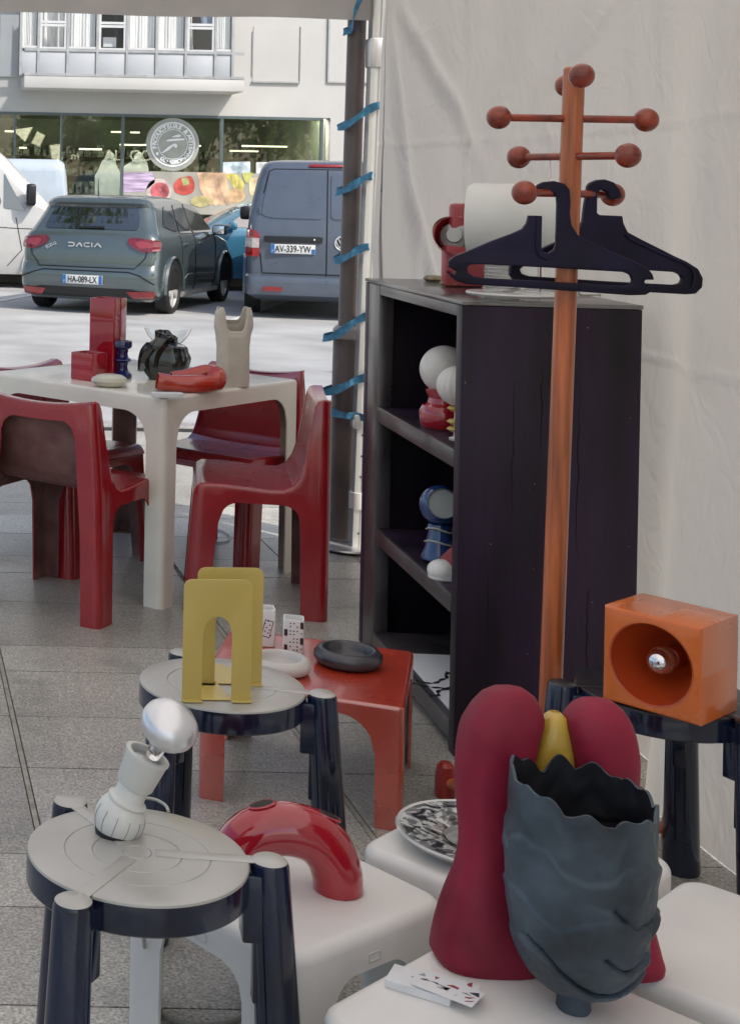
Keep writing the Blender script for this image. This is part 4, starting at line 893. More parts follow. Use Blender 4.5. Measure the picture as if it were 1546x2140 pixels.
SEATR = mat('polished_red_fibreglass', (0.34, 0.009, 0.016), 0.28, var=0.09, vscale=7, coat=1.0)
SEATR.node_tree.nodes['Principled BSDF'].inputs['Coat Roughness'].default_value = .26; SEATR.node_tree.nodes['Principled BSDF'].inputs['Coat IOR'].default_value = 2.3
def chair(loc, rz, label, first=[None]):
    if first[0]:
        c = copy_tree(first[0]); c.location = loc; c.rotation_euler = (0, 0, rz); c['label'] = label; return c
    root = thing('dining_chair', label, 'chair', loc, rz, 'red chairs around the cream table'); first[0] = root
    W, F, Bk = .235, .232, -.225; cr = .03
    prof = [(.232, .415), (.222, .435), (.205, .446), (.14, .447), (.06, .442), (-.02, .435), (-.07, .437), (-.10, .452), (-.122, .485), (-.14, .54), (-.153, .61), (-.163, .68), (-.170, .725), (-.180, .742), (-.195, .748), (-.225, .748)]
    def zt(y):
        if y >= prof[0][0]: return prof[0][1]
        for (y0, z0), (y1, z1) in zip(prof, prof[1:]):
            if y >= y1: t = (y - y0) / (y1 - y0); return z0 + (z1 - z0) * t
        return .748
    def warp(p):
        x, y, z = p; k = 1 + .06 * (1 - z / .75) - (.10 * max(0, z - .44) / .3)
        yy = y + (.03 * (1 - z / .44) if y > 0 and z < .44 else 0) - (.012 * (1 - z / .4) if y < 0 and z < .4 else 0) * 0
        zz = z
        if z > .60 and y < -.12: zz = z - .022 * (1 - (x / W) ** 2) * (z - .60) / .15
        return Vector((x * k, yy, zz))
    zs = .30
    cols = []
    # front face (y=F), left to right looking from above: x from -W to W ... go round counter-clockwise starting front-right
    def arch(s, L, lw, top, r):
        "bottom height at distance s from one end of a face of length L"
        t = min(s, L - s)
        if t <= lw: return 'leg'
        u = (t - lw) / r
        return (top - r) + r * math.sqrt(1 - (1 - u) ** 2) if u < 1 else top
    def samples(L, lw, r):
        a = [cr + (lw - cr) * i / 4 for i in range(5)] + [lw + 1e-6] + [lw + r * i / 6 for i in range(1, 7)]
        mid = [lw + r + (L - 2 * lw - 2 * r) * i / 6 for i in range(1, 6)]
        return a + mid + [L - q for q in reversed(a)]
    # right side (x=W): from rear to front, y increasing
    Ls = F - Bk; ycols = sorted(set([round(Bk + s, 5) for s in samples(Ls, .098, .06)] + [round(p[0], 5) for p in prof if Bk + cr < p[0] < F - cr]))
    def sidezb(y):
        s = y - Bk; return arch(s, Ls, .098, .386, .06)
    right = [(W, y, Vector((-1, 0)), sidezb(y), zt(y)) for y in ycols]
    frontc = [(W - s, F, Vector((0, -1)), arch(s, 2 * W, .072, .385, .07), .415) for s in samples(2 * W, .072, .07)]
    rearc = [(-W + s, Bk, Vector((0, 1)), arch(s, 2 * W, .082, .682, .06), .748) for s in samples(2 * W, .082, .06)]
    left = [(-x, y, Vector((1, 0)), zb, z) for (x, y, nn, zb, z) in reversed(right)]
    def cornerpts(cx, cy, a0, z): 
        o = []
        for i in range(1, 5):
            a = R(a0 + 90 * i / 5); o.append((cx + cr * math.cos(a), cy + cr * math.sin(a), Vector((-math.cos(a), -math.sin(a))), 'leg', z if z > .5 else zt(cy + cr * math.sin(a)) + .0015))
        return o
    ring = rearc + cornerpts(W - cr, Bk + cr, -90, .748) + right + cornerpts(W - cr, F - cr, 0, .418) + frontc + cornerpts(-W + cr, F - cr, 90, .418) + left + cornerpts(-W + cr, Bk + cr, 180, .748)
    bm = NB(); V = []; er = .010
    for (x, y, nn, zb, z1) in ring:
        # step between a leg column and the arch beside it
        z0 = zs if zb == 'leg' else max(zb, zs); c = []
        for q in range(5): zz = z0 + (z1 - er - z0) * q / 4; c.append(bm.verts.new(warp((x, y, zz))))
        for i in range(1, 5): a = R(90) * i / 4; c.append(bm.verts.new(warp((x + nn.x * er * (1 - math.cos(a)), y + nn.y * er * (1 - math.cos(a)), z1 - er + er * math.sin(a)))))
        c.append(bm.verts.new(warp((x + nn.x * .026, y + nn.y * .026, z1 - .0045))))
        V.append(c)
    K = len(V)
    for i in range(K):
        A_, B_ = V[i], V[(i + 1) % K]
        for j in range(len(A_) - 1): bm.faces.new((A_[j], B_[j], B_[j + 1], A_[j + 1]))
    bmesh.ops.remove_doubles(bm, verts=bm.verts, dist=1e-5); bmesh.ops.recalc_face_normals(bm, faces=bm.faces)
    solidify(bm, .006, 1); obj('frame', bm, [RED, REDIN], root, 40)
    # seat and backrest shells, fitted inside the rolled edge
    fine = []
    for (y0, z0), (y1, z1) in zip(prof, prof[1:]):
        n = 3
        for i in range(n): fine.append((y0 + (y1 - y0) * i / n, z0 + (z1 - z0) * i / n))
    fine.append(prof[-1])
    def shell(sub):
        b = NB(); rows_ = []
        for (y, z) in sub:
            r_ = []
            for i in range(17):
                t = -1 + 2 * i / 16; e = (1 - t * t); p = warp((t * (W - er), y, z))
                dip = .010 * e if z < .47 else 0; back = .014 * e if z > .47 else 0
                if y > .2: dip = 0
                if y < -.18: back = 0
                r_.append(b.verts.new((p.x, p.y - back, p.z - dip)))
            rows_.append(r_)
        for A_, B_ in zip(rows_, rows_[1:]):
            for i in range(16): b.faces.new((A_[i], A_[i + 1], B_[i + 1], B_[i]))
        b.normal_update()
        if sum((f.normal.z + .6 * f.normal.y) for f in b.faces) < 0: bmesh.ops.reverse_faces(b, faces=b.faces)
        return solidify(b, .006, 1)
    kk = next(i for i, q in enumerate(fine) if q[0] <= -.10)
    obj('seat', shell(fine[:kk + 1]), [SEATR, REDIN], root, 60); obj('backrest', shell(fine[kk:]), [SEATR, REDIN], root, 60)
    for sx in (1, -1):
        for sy in (1, -1):
            pts = [q for q in ring if q[3] == 'leg' and q[0] * sx > 0 and (q[1] - (F + Bk) / 2) * sy > 0]
            idx = [i for i, q in enumerate(ring) if q in pts]
            st = [i for i in idx if (i - 1) % K not in idx][0]; order = []; i = st
            while i in idx: order.append(ring[i]); i = (i + 1) % K
            cx = sum(q[0] for q in order) / len(order); cy = sum(q[1] for q in order) / len(order)
            b = NB(); VV = [[b.verts.new(warp((q[0], q[1], zs * (1 - t)))) for t in (0, .33, .66, 1)] for q in order]
            for q, c in zip(order, VV):
                for t, v in zip((0, .33, .66, 1), c): v.co.x += (cx - q[0]) * .06 * t; v.co.y += (cy - q[1]) * .06 * t
            for A_, B_ in zip(VV, VV[1:]):
                for j in range(3): b.faces.new((A_[j + 1], B_[j + 1], B_[j], A_[j]))
            b.normal_update()
            for f in b.faces:
                c_ = f.calc_center_median()
                if f.normal.dot(Vector((c_.x, c_.y, 0))) < 0: f.normal_flip()
            b.normal_update(); solidify(b, .006, 1); obj('leg', b, [RED, REDIN], root, 40)
    return root
def place_chair(rr_, facing, label, rear_right=True):
    f = Vector(facing).normalized(); rgt = Vector((f.y, -f.x))
    c = Vector(rr_) + f * .22 - rgt * .235
    rz = math.atan2(f.y, f.x) - R(90); return chair((c.x, c.y, 0), rz, label)
place_chair((.69, 4.885), (.60, .80), 'red moulded chair seen from behind, nearest the left edge, its hollow back raw brown inside')
c2 = Vector((1.25, 5.30)); f2 = Vector((-.975, .20)).normalized(); chair((1.325, 5.30, 0), math.atan2(f2.y, f2.x) - R(90), 'red moulded chair seen from its side, in front of the lamp post')
place_chair((1.33, 6.21), (-.70, -.72), 'red moulded chair behind the table whose back stands next to the cream vest vase')
place_chair((.355, 5.84), (.70, -.72), 'red moulded chair behind the left side of the cream table, only its back rim showing')

orange_t = moulded_table('side_table', 'low orange-red square side table with the charcoal ashtray and domino cups on it', ((.752, 3.545), (.43, -.172), (.172, .43)), .282, .062, .030, .085, .016, .008, ORAF, CREAMIN, group=None)
def wt(label, left, ang, s, h=.28):
    e1 = Vector((math.cos(ang), math.sin(ang))) * s; e2 = Vector((math.sin(ang), -math.cos(ang))) * s
    # origin corner such that both side vectors run counter-clockwise
    O = Vector(left) + e2
    return moulded_table('low_white_table', label, (tuple(O), tuple(e1), tuple(-e2)), h, .075, .062, .07, .045, .020, WHT, WHT, group='white low tables pushed together')
wt('low white square table under the red arch vase, behind the round black stool', (.425, 2.60), R(-31) + R(90) - R(0), .39) if False else None
def wsq(label, P0, P1, s, h=.28):
    "P0 left corner, P1 back corner (world xy)"
    e = (Vector(P1) - Vector(P0)).normalized(); n_ = Vector((e.y, -e.x))
    near = Vector(P0) + n_ * s
    moulded_table('low_table', label, (tuple(near), tuple(e * s), tuple(-n_ * s)), h, .10, .062, .05, .045, .020, WHT, WHT, group='white low tables pushed together')
n1 = Vector((.628, 2.258)); r1 = Vector((.947, 2.467)); e = (r1 - n1).normalized(); back_ = n1 + Vector((-e.y, e.x)) * .385
wsq('white low table under the red arch vase', tuple(back_), tuple(back_ + e * .385), .385)
wsq('white low table in front, under the wine red and slate blue sculptures', (.621, 2.127), (.966, 2.402), .435)
wsq('white low table under the patterned glass plate', (.853, 2.672), (1.155, 2.935), .40)
wsq('white low table at the right edge with nothing on it', (1.085, 2.305), (1.41, 2.59), .42)

# ---- round black stools
def stool(center, a0, label, first=[None]):
    if first[0]:
        c = copy_tree(first[0]); c.location = (center[0], center[1], 0); c.rotation_euler = (0, 0, a0); c['label'] = label; return c
    root = thing('round_stool', label, 'stool', (center[0], center[1], 0), a0, 'round black three-legged stools'); first[0] = root
    Rr, h = .1655, .45; top = []
    prof = [(0, h), (.020, h), (.0215, h - .0018), (.023, h), (.065, h), (.0665, h - .0015), (.068, h), (.107, h), (.1085, h - .0015), (.110, h), (Rr - .004, h), (Rr - .001, h - .0015), (Rr, h - .005), (Rr + .001, h - .045), (Rr - .002, h - .048), (Rr - .008, h - .048), (Rr - .008, h - .012), (0, h - .012)]
    b = lathe(prof, 96)
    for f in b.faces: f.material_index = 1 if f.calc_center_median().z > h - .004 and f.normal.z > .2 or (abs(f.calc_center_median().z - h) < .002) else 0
    obj('seat', b, [BLK, BLKSHEEN], root, 35)
    for k in range(3):
        a = k * R(120); c, s_ = math.cos(a), math.sin(a)
        br = box(.165, .024, .0016, (.11 * c, .11 * s_, h + .0004), (0, 0, a), bev=.0008); obj('spoke_rib', br, BLKSHEEN, root)
        rt = .196; lg_ = lathe([(0, h + .004), (.022, h + .004), (.0265, h + .001), (.0285, h - .006), (.037, .03), (.038, .008), (.036, 0), (0, 0)], 36, f=lambda p, q: p)
        for v in lg_.verts:
            t = (h - v.co.z) / h; v.co.x += rt + .030 * t
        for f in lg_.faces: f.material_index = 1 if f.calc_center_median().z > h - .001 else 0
        xf(lg_, rot=(0, 0, a)); L = obj('leg', lg_, [BLK, BLKSHEEN], root, 35)
        br = box(.045, .048, .10, (.178, 0, h - .065), bev=.003); join(br, box(.03, .026, .10, (.188, 0, h - .16), bev=.003)); xf(br, rot=(0, 0, a)); obj('bracket', br, BLK, L)
    return root
stool((.386, 2.24), R(-6), 'round black stool in front at the left, holding the white bulb lamp')
stool((.686, 3.02), R(-17), 'round black stool behind the bulb lamp, holding the two yellow bookends')
s3 = stool((1.59, 3.03), R(172), 'round black stool at the right edge, holding the orange cube lamp')
BT2 = mat('black_top_no_sheen', (0.016, 0.016, 0.020), 0.30, var=.1)  # same black plastic, without the reflection painted into its colour
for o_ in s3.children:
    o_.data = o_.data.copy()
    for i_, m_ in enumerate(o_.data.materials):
        if m_ is BLKSHEEN: o_.data.materials[i_] = BT2
# ================================================================ black cabinet
CX, CY = 1.475, 3.84; CA = -math.atan2(.062, .98); CW, CD, CHH = .453, .985, 1.18
cab = thing('open_cabinet', 'tall black open-sided cabinet with worn shelf edges behind the coat rack', 'cabinet', (CX, CY, 0), CA)
T = .045
obj('side_panel', box(CW, T, CHH - .012, (CW / 2, T / 2, (CHH - .012) / 2), bev=.002), CAB, cab); obj('side_panel', box(CW, T, CHH - .0125, (CW / 2, CD - T / 2, (CHH - .0125) / 2), bev=.002), CAB, cab)
obj('stile', box(T, .125, CHH - .0135, (T / 2, CD - T - .0625 - .001, (CHH - .0135) / 2), bev=.002), CABE, cab)
CABT = mat('cabinet_top_paint', (0.030, 0.027, 0.027), 0.20, var=.15, vscale=5, ior=2.6)
obj('top_panel', box(CW + .004, CD + .004, .011, (CW / 2, CD / 2, CHH - .0055), bev=.002), CABT, cab)
obj('top_rail', box(.022, CD - 2 * T - .13, .03, (.0115, (CD - .13) / 2, CHH - .0275), bev=.002), CABE, cab)
obj('back_panel', box(.012, CD - 2 * T - .002, CHH - .05, (CW - .006, CD / 2, CHH / 2)), CAB, cab)
for z in (.785, .405): (lambda s_: obj('worn_edge', box(.012, CD - 2 * T - .129, T + .003, (.0045, (CD - .127) / 2, z - T / 2 + .001), bev=.003), CABE, s_))(obj('shelf', box(CW - .020, CD - 2 * T - .127, T, (CW / 2 - .004, (CD - .127) / 2, z - T / 2), bev=.002), CAB, cab))
obj('bottom_board', box(CW - .016, CD - 2 * T - .127, .05, (CW / 2 - .008, (CD - .127) / 2, .055), bev=.002), CABE, cab)
def cabp(x, y, z): return Vector((CX + x * math.cos(CA) - y * math.sin(CA), CY + x * math.sin(CA) + y * math.cos(CA), z))
# print lying on the bottom board
pr = thing('framed_print', 'white print with a black ink drawing lying on the bottom board of the black cabinet', 'print', cabp(.22, .32, .081), CA)
obj('sheet', box(.40, .50, .010, (0, 0, .005), bev=.004), PAPER, pr)
ink = NB(); ri = random.Random(5)
for k in range(7):
    p = Vector((ri.uniform(-.15, .0), ri.uniform(-.15, .10), .0115)); a = ri.uniform(0, 6)
    pts = [p]
    for i in range(6): a += ri.uniform(-.9, .9); p = p + Vector((math.cos(a), math.sin(a), 0)) * .03; pts.append(p)
    b = tube(smoothpath(pts, 4), .004, 6, [.3 + 1.2 * abs(math.sin(i * .7)) for i in range(25)]); xf(b, (0, 0, .0115 * .75), sc_=(1, 1, .25)); join(ink, b)
obj('ink_drawing', ink, INK, pr)
# globe lamps, mushroom stand
g = cabp(.092, .44, .785)
gl = thing('globe_lamp', 'white globe lamp on a glossy red base, upper shelf of the black cabinet', 'lamp', g)
obj('base', lathe([(0, 0), (.060, 0), (.066, .01), (.068, .045), (.060, .062), (.046, .070), (.043, .085), (.050, .098), (.052, .108), (.04, .112), (0, .112)], 40), REDG, gl)
obj('shade', sphere(.069, (0, 0, .166), 40, 28), OPAL, gl)
g = cabp(.060, .215, .785); yl = thing('candle_stand', 'half hidden white globe on a stem of stacked yellow discs beside the red-based globe lamp', 'lamp', g)
st = lathe([(0, 0), (.02, 0), (.022, .005), (.009, .01), (.008, .09), (0, .09)], 24); obj('stem', st, WHT, yl)
for z in (.030, .050, .086): obj('disc', lathe([(0, -.008), (.018, -.007), (.028, 0), (.02, .006), (0, .008)], 28, (0, 0, z)), YEL, yl)
gb = lathe([(.055 * math.sin(R(180) * i / 20), .148 - .055 * math.cos(R(180) * i / 20)) for i in range(21)], 72, f=lambda p, a: Vector((p.x * (1 + .025 * math.sin(a * 18)), p.y * (1 + .025 * math.sin(a * 18)), p.z)))
obj('globe', gb, OPAL, yl, 60)
# blue eyeball lamp
g = cabp(.075, .40, .415); bl = thing('eyeball_lamp', 'dark blue ball lamp with a pale mouth, lower shelf of the black cabinet', 'lamp', g)
obj('base', lathe([(0, 0), (.050, 0), (.050, .008), (.040, .03), (.033, .07), (.030, .085), (.034, .09), (.030, .1), (0, .1)], 36), NAVYL, bl)
hd = NB(); n_ = 20
prof = [(.0575 * math.sin(R(180 - 132 * i / n_)), .0575 * math.cos(R(180 - 132 * i / n_))) for i in range(n_ + 1)]
hd = lathe(prof, 40); hin = lathe([(r * .95, z * .95) for r, z in prof], 40); bmesh.ops.reverse_faces(hin, faces=hin.faces)
tilt = (R(70), R(-25), 0); obj('head', xf(hd, (0, 0, .153), tilt), NAVYL, bl, 60); obj('reflector', xf(hin, (0, 0, .153), tilt), mat('pale_reflector', (.42, .47, .46), .5), bl, 60)
obj('diffuser', xf(lathe([(0, 0.032), (.041, .030)], 32), (0, 0, .153), tilt), mat('pale_reflector', ()), bl)
obj('knob', sphere(.010, (.030, -.050, .135)), NAVYL, bl)
for z, r in ((.086, .036), (.05, .040)): obj('cord_wrap', tube([(r * math.cos(R(a)), r * math.sin(R(a)), z + .006 * math.sin(R(a * 2))) for a in range(-170, 190, 12)], .0028, 8), CABLE, bl)
obj('cord', tube(smoothpath([(.038, -.02, .05), (.07, -.06, .06), (.085, -.08, .035), (.11, -.10, .05)], 6), .0026, 8), CABLE, bl)
# sneaker
g = cabp(.128, .25, .405); sn = thing('sneaker', 'red canvas sneaker with a white rubber toe, on the black cabinet shelf', 'shoe', g, R(196))
sec = []
def shoe(u, v):   # u along the length, v round the section
    x = .125 - .265 * u; w2 = .046 * (math.sin(math.pi * min(1, .12 + u * .95)) ** .35 if u < .95 else .6); h_ = .045 + .045 * max(0, u - .12) / .5 if u < .62 else .068 + .03 * u
    h_ = .012 + h_ * min(1, u * 4.2 + .12) * .85; kq = min(1, .45 + u * 4.5); w2 *= .93 * kq; h_ = (.022 + h_) * kq - .022; a = math.pi * v
    return Vector((x, w2 * math.cos(a), .026 + h_ * math.sin(a) ** .8))
obj('upper', grid(shoe, 24, 16), CANVASRED, sn, 60)
sole = [(.145, 0), (.135, .030), (.09, .048), (.0, .044), (-.09, .040), (-.135, .03), (-.145, 0), (-.135, -.03), (-.09, -.04), (0, -.040), (.09, -.046), (.135, -.030)]
obj('sole', xf(plate([rpoly(sole, .02, 4)], .030, .005), (0, 0, .015)), WHT, sn); tc_ = sphere(.038, (.108, 0, .022), 24, 14, (1.0, 1.05, .80)); obj('toe_cap', xf(tc_), WHT, sn)
lc = NB()
for k in range(5): x = .045 - k * .026; join(lc, tube(smoothpath([(x, -.032, .062 + k * .006), (x - .008, 0, .078 + k * .007), (x + .004, .032, .062 + k * .006)], 4), .003, 6))
join(lc, tube(smoothpath([(.0, .0, .085), (-.03, .03, .12), (-.05, .055, .13), (-.03, .07, .10), (.02, .06, .05)], 5), .0026, 6)); join(lc, tube(smoothpath([(.0, .0, .085), (.03, .03, .115), (.06, .04, .11), (.09, .06, .07)], 5), .0026, 6))
obj('laces', lc, WHT, sn)
st_ = NB()
for k in range(9): join(st_, box(.005, .002, .001, (.06 - k * .012, .0445, .050)))
obj('stitching', st_, WHT, sn, 0)

# on top of the cabinet
rl = thing('spot_lamp', 'red wall spot lamp with a grey bulb face standing behind the big white drum shade', 'lamp', on(968, 604, CHH) + Vector((0, .12, 0)), 0)
B0 = rl.location
rb = box(.125, .045, .125, (.045, 0, .0625), bev=.012); obj('base', rb, mat('dusty_red_enamel', (.36, .06, .075), .4), rl); obj('arm', box(.08, .035, .16, (.045, .012, .17), bev=.012), mat('dusty_red_enamel', ()), rl)
hp = Vector((.010, -.015, .155)); ht = (R(75), R(-12), R(-20))
obj('head', xf(lathe([(0, -.10), (.035, -.095), (.052, -.06), (.060, 0), (.057, 0), (.048, -.05), (0, -.08)], 40), hp, ht), REDG, rl, 50)
obj('hood', xf(grid(lambda u, v: Vector(((.060 + .0 * v) * math.cos(R(95 + 170 * u)), .060 * math.sin(R(95 + 170 * u)), v * .045 * math.sin(math.pi * u))), 24, 4), hp, ht), REDG, rl, 60)
obj('bulb', xf(lathe([(0, .004), (.022, .002), (.024, -.006), (.040, -.012), (.046, -.03), (0, -.06)], 40), hp, ht), mat('bulb_grey', (.30, .31, .30), .25, .5), rl)
# white drum lamp on a clear foot
W0 = on(1075, 616, CHH); dl = thing('drum_lamp', 'big white horizontal drum lamp on a clear ribbed foot on top of the black cabinet', 'lamp', W0, 0)
dc = at(1082, 460, W0.y); dc = dc - Vector(W0)
dr = lathe([(0, -.125), (.095, -.122), (.102, -.110), (.104, .115), (.1, .125), (0, .125)], 64); obj('shade', xf(dr, (dc.x, 0.02, dc.z), (0, R(90), R(-28))), MATW, dl, 35)
obj('foot', lathe([(0, 0), (.125, 0), (.128, .004), (.125, .008), (.03, .009), (.028, .012), (0, .012)], 56), mat('white_foot_disc', (.62, .62, .60), .2), dl)
zt_ = dc.z - .10
cp = lathe([(0, .012), (.052, .012)] + [q for k in range(9) for q in ((.052, .016 + k * (zt_ - .02) / 9), (.047, .020 + k * (zt_ - .02) / 9))] + [(.04, zt_), (0, zt_)], 40)
obj('ribbed_block', xf(cp, (-.035, 0, 0), sc_=(1, .6, 1)), mat('frosted_acrylic', (.78, .79, .78), .18, trans=.7), dl); obj('stem', lathe([(0, .012), (.028, .012), (.028, zt_ + .02), (0, zt_ + .02)], 28, (.045, 0, 0)), PLAST, dl)
obj('cord', tube(smoothpath([(.13, .02, .11), (.15, .0, .09), (.165, .0, .05), (.17, -.02, .01), (.2, .0, .004), (.30, .05, .004)], 6), .0028, 8), CABLE, dl)
for k, (u, v, lb_) in enumerate(((905, 588, 'small dark bronze ring ashtray nearest the far end of the cabinet top'), (941, 598, 'small bronze ring ashtray next to the red spot lamp on the cabinet top'))):
    p = on(u, v, CHH); b = lathe([(0, .004), (.012, .005), (.016, .014), (.020, .019), (.028, .014), (.030, .008), (.022, .001), (0, 0)], 36)
    xf(b, sc_=(1.05, .95, 1)); single('ashtray', lb_, 'ashtray', xf(b, p), OLIVE, 'bronze ring ashtrays', 50)

# ================================================================ coat rack
DR = 3.27; pt, pb_ = at(1200, 140, DR), at(1150, 1450, DR); axr = (pt - pb_).normalized(); foot = pb_ + axr * (-(pb_.z - .06) / axr.z)
cr_ = thing('coat_rack', 'orange-brown wooden coat rack with ball-ended pegs in front of the black cabinet', 'coat rack', (foot.x, foot.y, 0))
obj('pole', lathe([(0, 0), (.0225, 0), (.0235, .02), (.0235, .5), (.0225, (pt - foot).length - .004), (.0195, (pt - foot).length), (0, (pt - foot).length)], 32, foot, axr.to_track_quat('Z', 'Y').to_euler()), WOOD, cr_, world=True)
def pz(v): p = at(1190, v, DR); t = (p.z - foot.z) / axr.z; return foot + axr * t
pegs = [(168, 109, .150), (247, 2, .160), (326, 70, .156), (404, -31, .156)]
pegc = {}
for v, a, L in pegs:
    c = pz(v); dv = Vector((math.cos(R(a)), -math.sin(R(a)), 0))
    for s in (1, -1):
        e_ = c + dv * s * L; pegc[(v, s)] = (c, e_)
        pg = obj('peg', tube([c + dv * s * .01, e_], .0085, 16), BALL, cr_, world=True); obj('ball', xf(sphere(.0262, (0, 0, 0), 32, 22), e_), BALL, pg, world=True)
REDFT = mat('red_foot_paint', (.30, .018, .012), .35, coat=.3)
for q in range(4):
    a = math.atan2(3.58 - DR, 1.36 - 1.465) + q * R(88); dv = Vector((math.cos(a), math.sin(a), 0)); tip = Vector((foot.x, foot.y, 0)) + dv * .328
    if tip.y < 3.0 or (tip.x < 1.25): dv = dv * 0.6; tip = Vector((foot.x, foot.y, 0)) + dv * .3
    ft = obj('foot', lathe([(0, 0), (.022, 0), (.024, .006), (.0235, .05), (.020, .075), (.012, .084), (0, .087)], 24, tip), REDFT, cr_, world=True)
    obj('foot_arm', tube([Vector((foot.x, foot.y, .045)), tip + Vector((0, 0, .04))], .013, 12), WOOD, ft, world=True)
# hangers (outline read in px of a 2.3213x crop, metres through the crop scale)
def hang_out(pts, cx, cy, d, flip=1, k=1.0):
    s_ = d / FPX / 2.3213 * k; return [((x - cx) * s_, -(y - cy) * s_) for x, y in pts]
H1 = [(552, 684), (562, 664), (590, 650), (640, 644), (690, 657), (714, 686), (720, 740), (718, 800), (726, 855), (758, 905), (800, 928), (900, 975), (1000, 1015), (1050, 1037), (1088, 1058), (1110, 1085), (1118, 1112), (1078, 1113), (1072, 1124), (1080, 1134), (1112, 1140), (1112, 1165), (1080, 1186), (1010, 1190), (600, 1170), (240, 1155), (190, 1142), (160, 1118), (146, 1090), (160, 1104), (178, 1110), (186, 1092), (165, 1080), (148, 1074), (150, 1045), (172, 1022), (240, 993), (350, 942), (450, 902), (495, 880), (516, 850), (523, 814), (587, 814), (587, 972), (600, 992), (622, 994), (648, 975), (655, 950), (657, 760), (654, 722), (640, 704), (610, 694), (578, 690)]
H1h = [(252, 1060), (300, 1056), (640, 1066), (975, 1078), (1005, 1090), (1016, 1115), (1008, 1138), (985, 1146), (640, 1133), (320, 1122), (270, 1116), (240, 1098), (238, 1072)]
hc = pegc[(404, -1)]; ph = hc[0].lerp(hc[1], .42)
D1 = ph.y - .005; o1 = at(880 + 640 / 2.3213, 100 + 704 / 2.3213, D1)
hg = plate([rpoly([(x, y) for x, y in hang_out(H1, 640, 704, D1)], .002, 2), rpoly(hang_out(H1h, 640, 704, D1), .003, 2)], .013, .003)
h1 = thing('coat_hanger', 'front dark coat hanger with a U-shaped slot, hooked on the left lower peg', 'coat hanger', (o1.x, D1, o1.z), R(-4), 'dark hangers on the coat rack')
obj('body', xf(hg, rot=(R(90), 0, 0)), HANG, h1, 40)
rimo = tube([(x, -.0075, y) for x, y in hang_out([(562, 814), (560, 970), (575, 1010), (610, 1024), (640, 1012), (655, 975), (656, 900)], 640, 704, D1)], .0026, 8); obj('slot_rim', rimo, HANG, h1)
H2 = [(800, 672), (812, 655), (845, 640), (885, 636), (930, 650), (960, 685), (972, 722), (940, 732), (908, 728), (898, 700), (870, 686), (848, 700), (848, 800), (862, 810), (975, 812), (980, 845), (1003, 890), (1080, 928), (1150, 960), (1230, 998), (1300, 1028), (1358, 1062), (1383, 1108), (1380, 1152), (1348, 1184), (1300, 1188), (900, 1172), (520, 1160), (450, 1140), (424, 1105), (424, 1068), (450, 1040), (560, 985), (680, 930), (760, 890), (780, 840), (788, 760), (796, 720)]
H2h = [(500, 1060), (900, 1066), (1240, 1080), (1270, 1092), (1282, 1112), (1272, 1134), (1240, 1142), (900, 1130), (520, 1112), (480, 1100), (470, 1078)]
hc = pegc[(404, 1)]; ph = hc[0].lerp(hc[1], .55); D2 = ph.y
o2 = at(880 + 885 / 2.3213, 100 + 690 / 2.3213, D2)
hg = plate([rpoly(hang_out(H2, 885, 690, D2), .002, 2), rpoly(hang_out(H2h, 885, 690, D2), .003, 2)], .016, .004)
h2 = thing('coat_hanger', 'dark plastic coat hanger behind the other one, hooked on the right lower peg', 'coat hanger', (o2.x, D2, o2.z), R(3), 'dark hangers on the coat rack')
obj('body', xf(hg, rot=(R(90), 0, 0)), HANG, h2, 40)
obj('arm_ridge', tube([(x, -.009, y) for x, y in hang_out([(985, 900), (1010, 925), (1150, 985), (1280, 1035), (1320, 1060), (1335, 1100), (1325, 1150)], 885, 690, D2)], .0028, 8), HANG, h2)
# price tag string
c_, e_ = pegc[(326, -1)]; sp = c_.lerp(e_, .38)
tgs = thing('price_string', 'thin white string with a small clear disc hanging from a coat rack peg', 'string', (sp.x, sp.y, sp.z))
obj('string', tube([(.0, -.010, .0), (0, -.006, .009), (0, .006, .009), (0, .010, 0), (.0, .0, -.012), (.002, 0, -.050)], .0008, 6), WHT, tgs); obj('string_end', tube([(0, 0, -.012), (-.006, 0, -.03), (-.010, 0, -.038)], .0007, 6), WHT, tgs)
obj('disc', lathe([(0, -.001), (.008, 0), (0, .001)], 20, (.002, 0, -.055), (R(60), 0, 0)), PLAST, tgs)

# wear on the cabinet side and moulded marks on the white tables
cr_b = NB(); rq = random.Random(8)
for (x, z0, z1) in ((.135, .62, .98), (.30, .55, .93), (.205, .80, 1.02), (.33, .20, .45), (.08, .15, .5)):
    pts = [(x + rq.uniform(-.003, .003), -.0004, z0 + (z1 - z0) * i / 12) for i in range(13)]
    join(cr_b, tube(pts, .0011, 5, [.2 + 1.0 * math.sin(math.pi * (i + .3) / 13) for i in range(13)]))
obj('paint_crack', cr_b, INK_ := mat('crack_black', (.001, .001, .001), .9), cab)
sc_b = NB()
for i in range(12): join(sc_b, tube([(rq.uniform(.01, CW - .01), -.0002, rq.uniform(.1, 1.12)) for _ in range(1)] * 1 + [], .001) if False else box(rq.uniform(.001, .004), .0006, rq.uniform(.001, .006), (rq.uniform(.01, CW - .01), -.0002, rq.uniform(.1, 1.14)), (0, rq.uniform(-.6, .6), 0)))
obj('paint_chip', sc_b, mat('grey_chip', (.16, .15, .15), .7), cab, 0)
NTC = mat('moulded_notch_shade', (.60, .59, .57), .4)
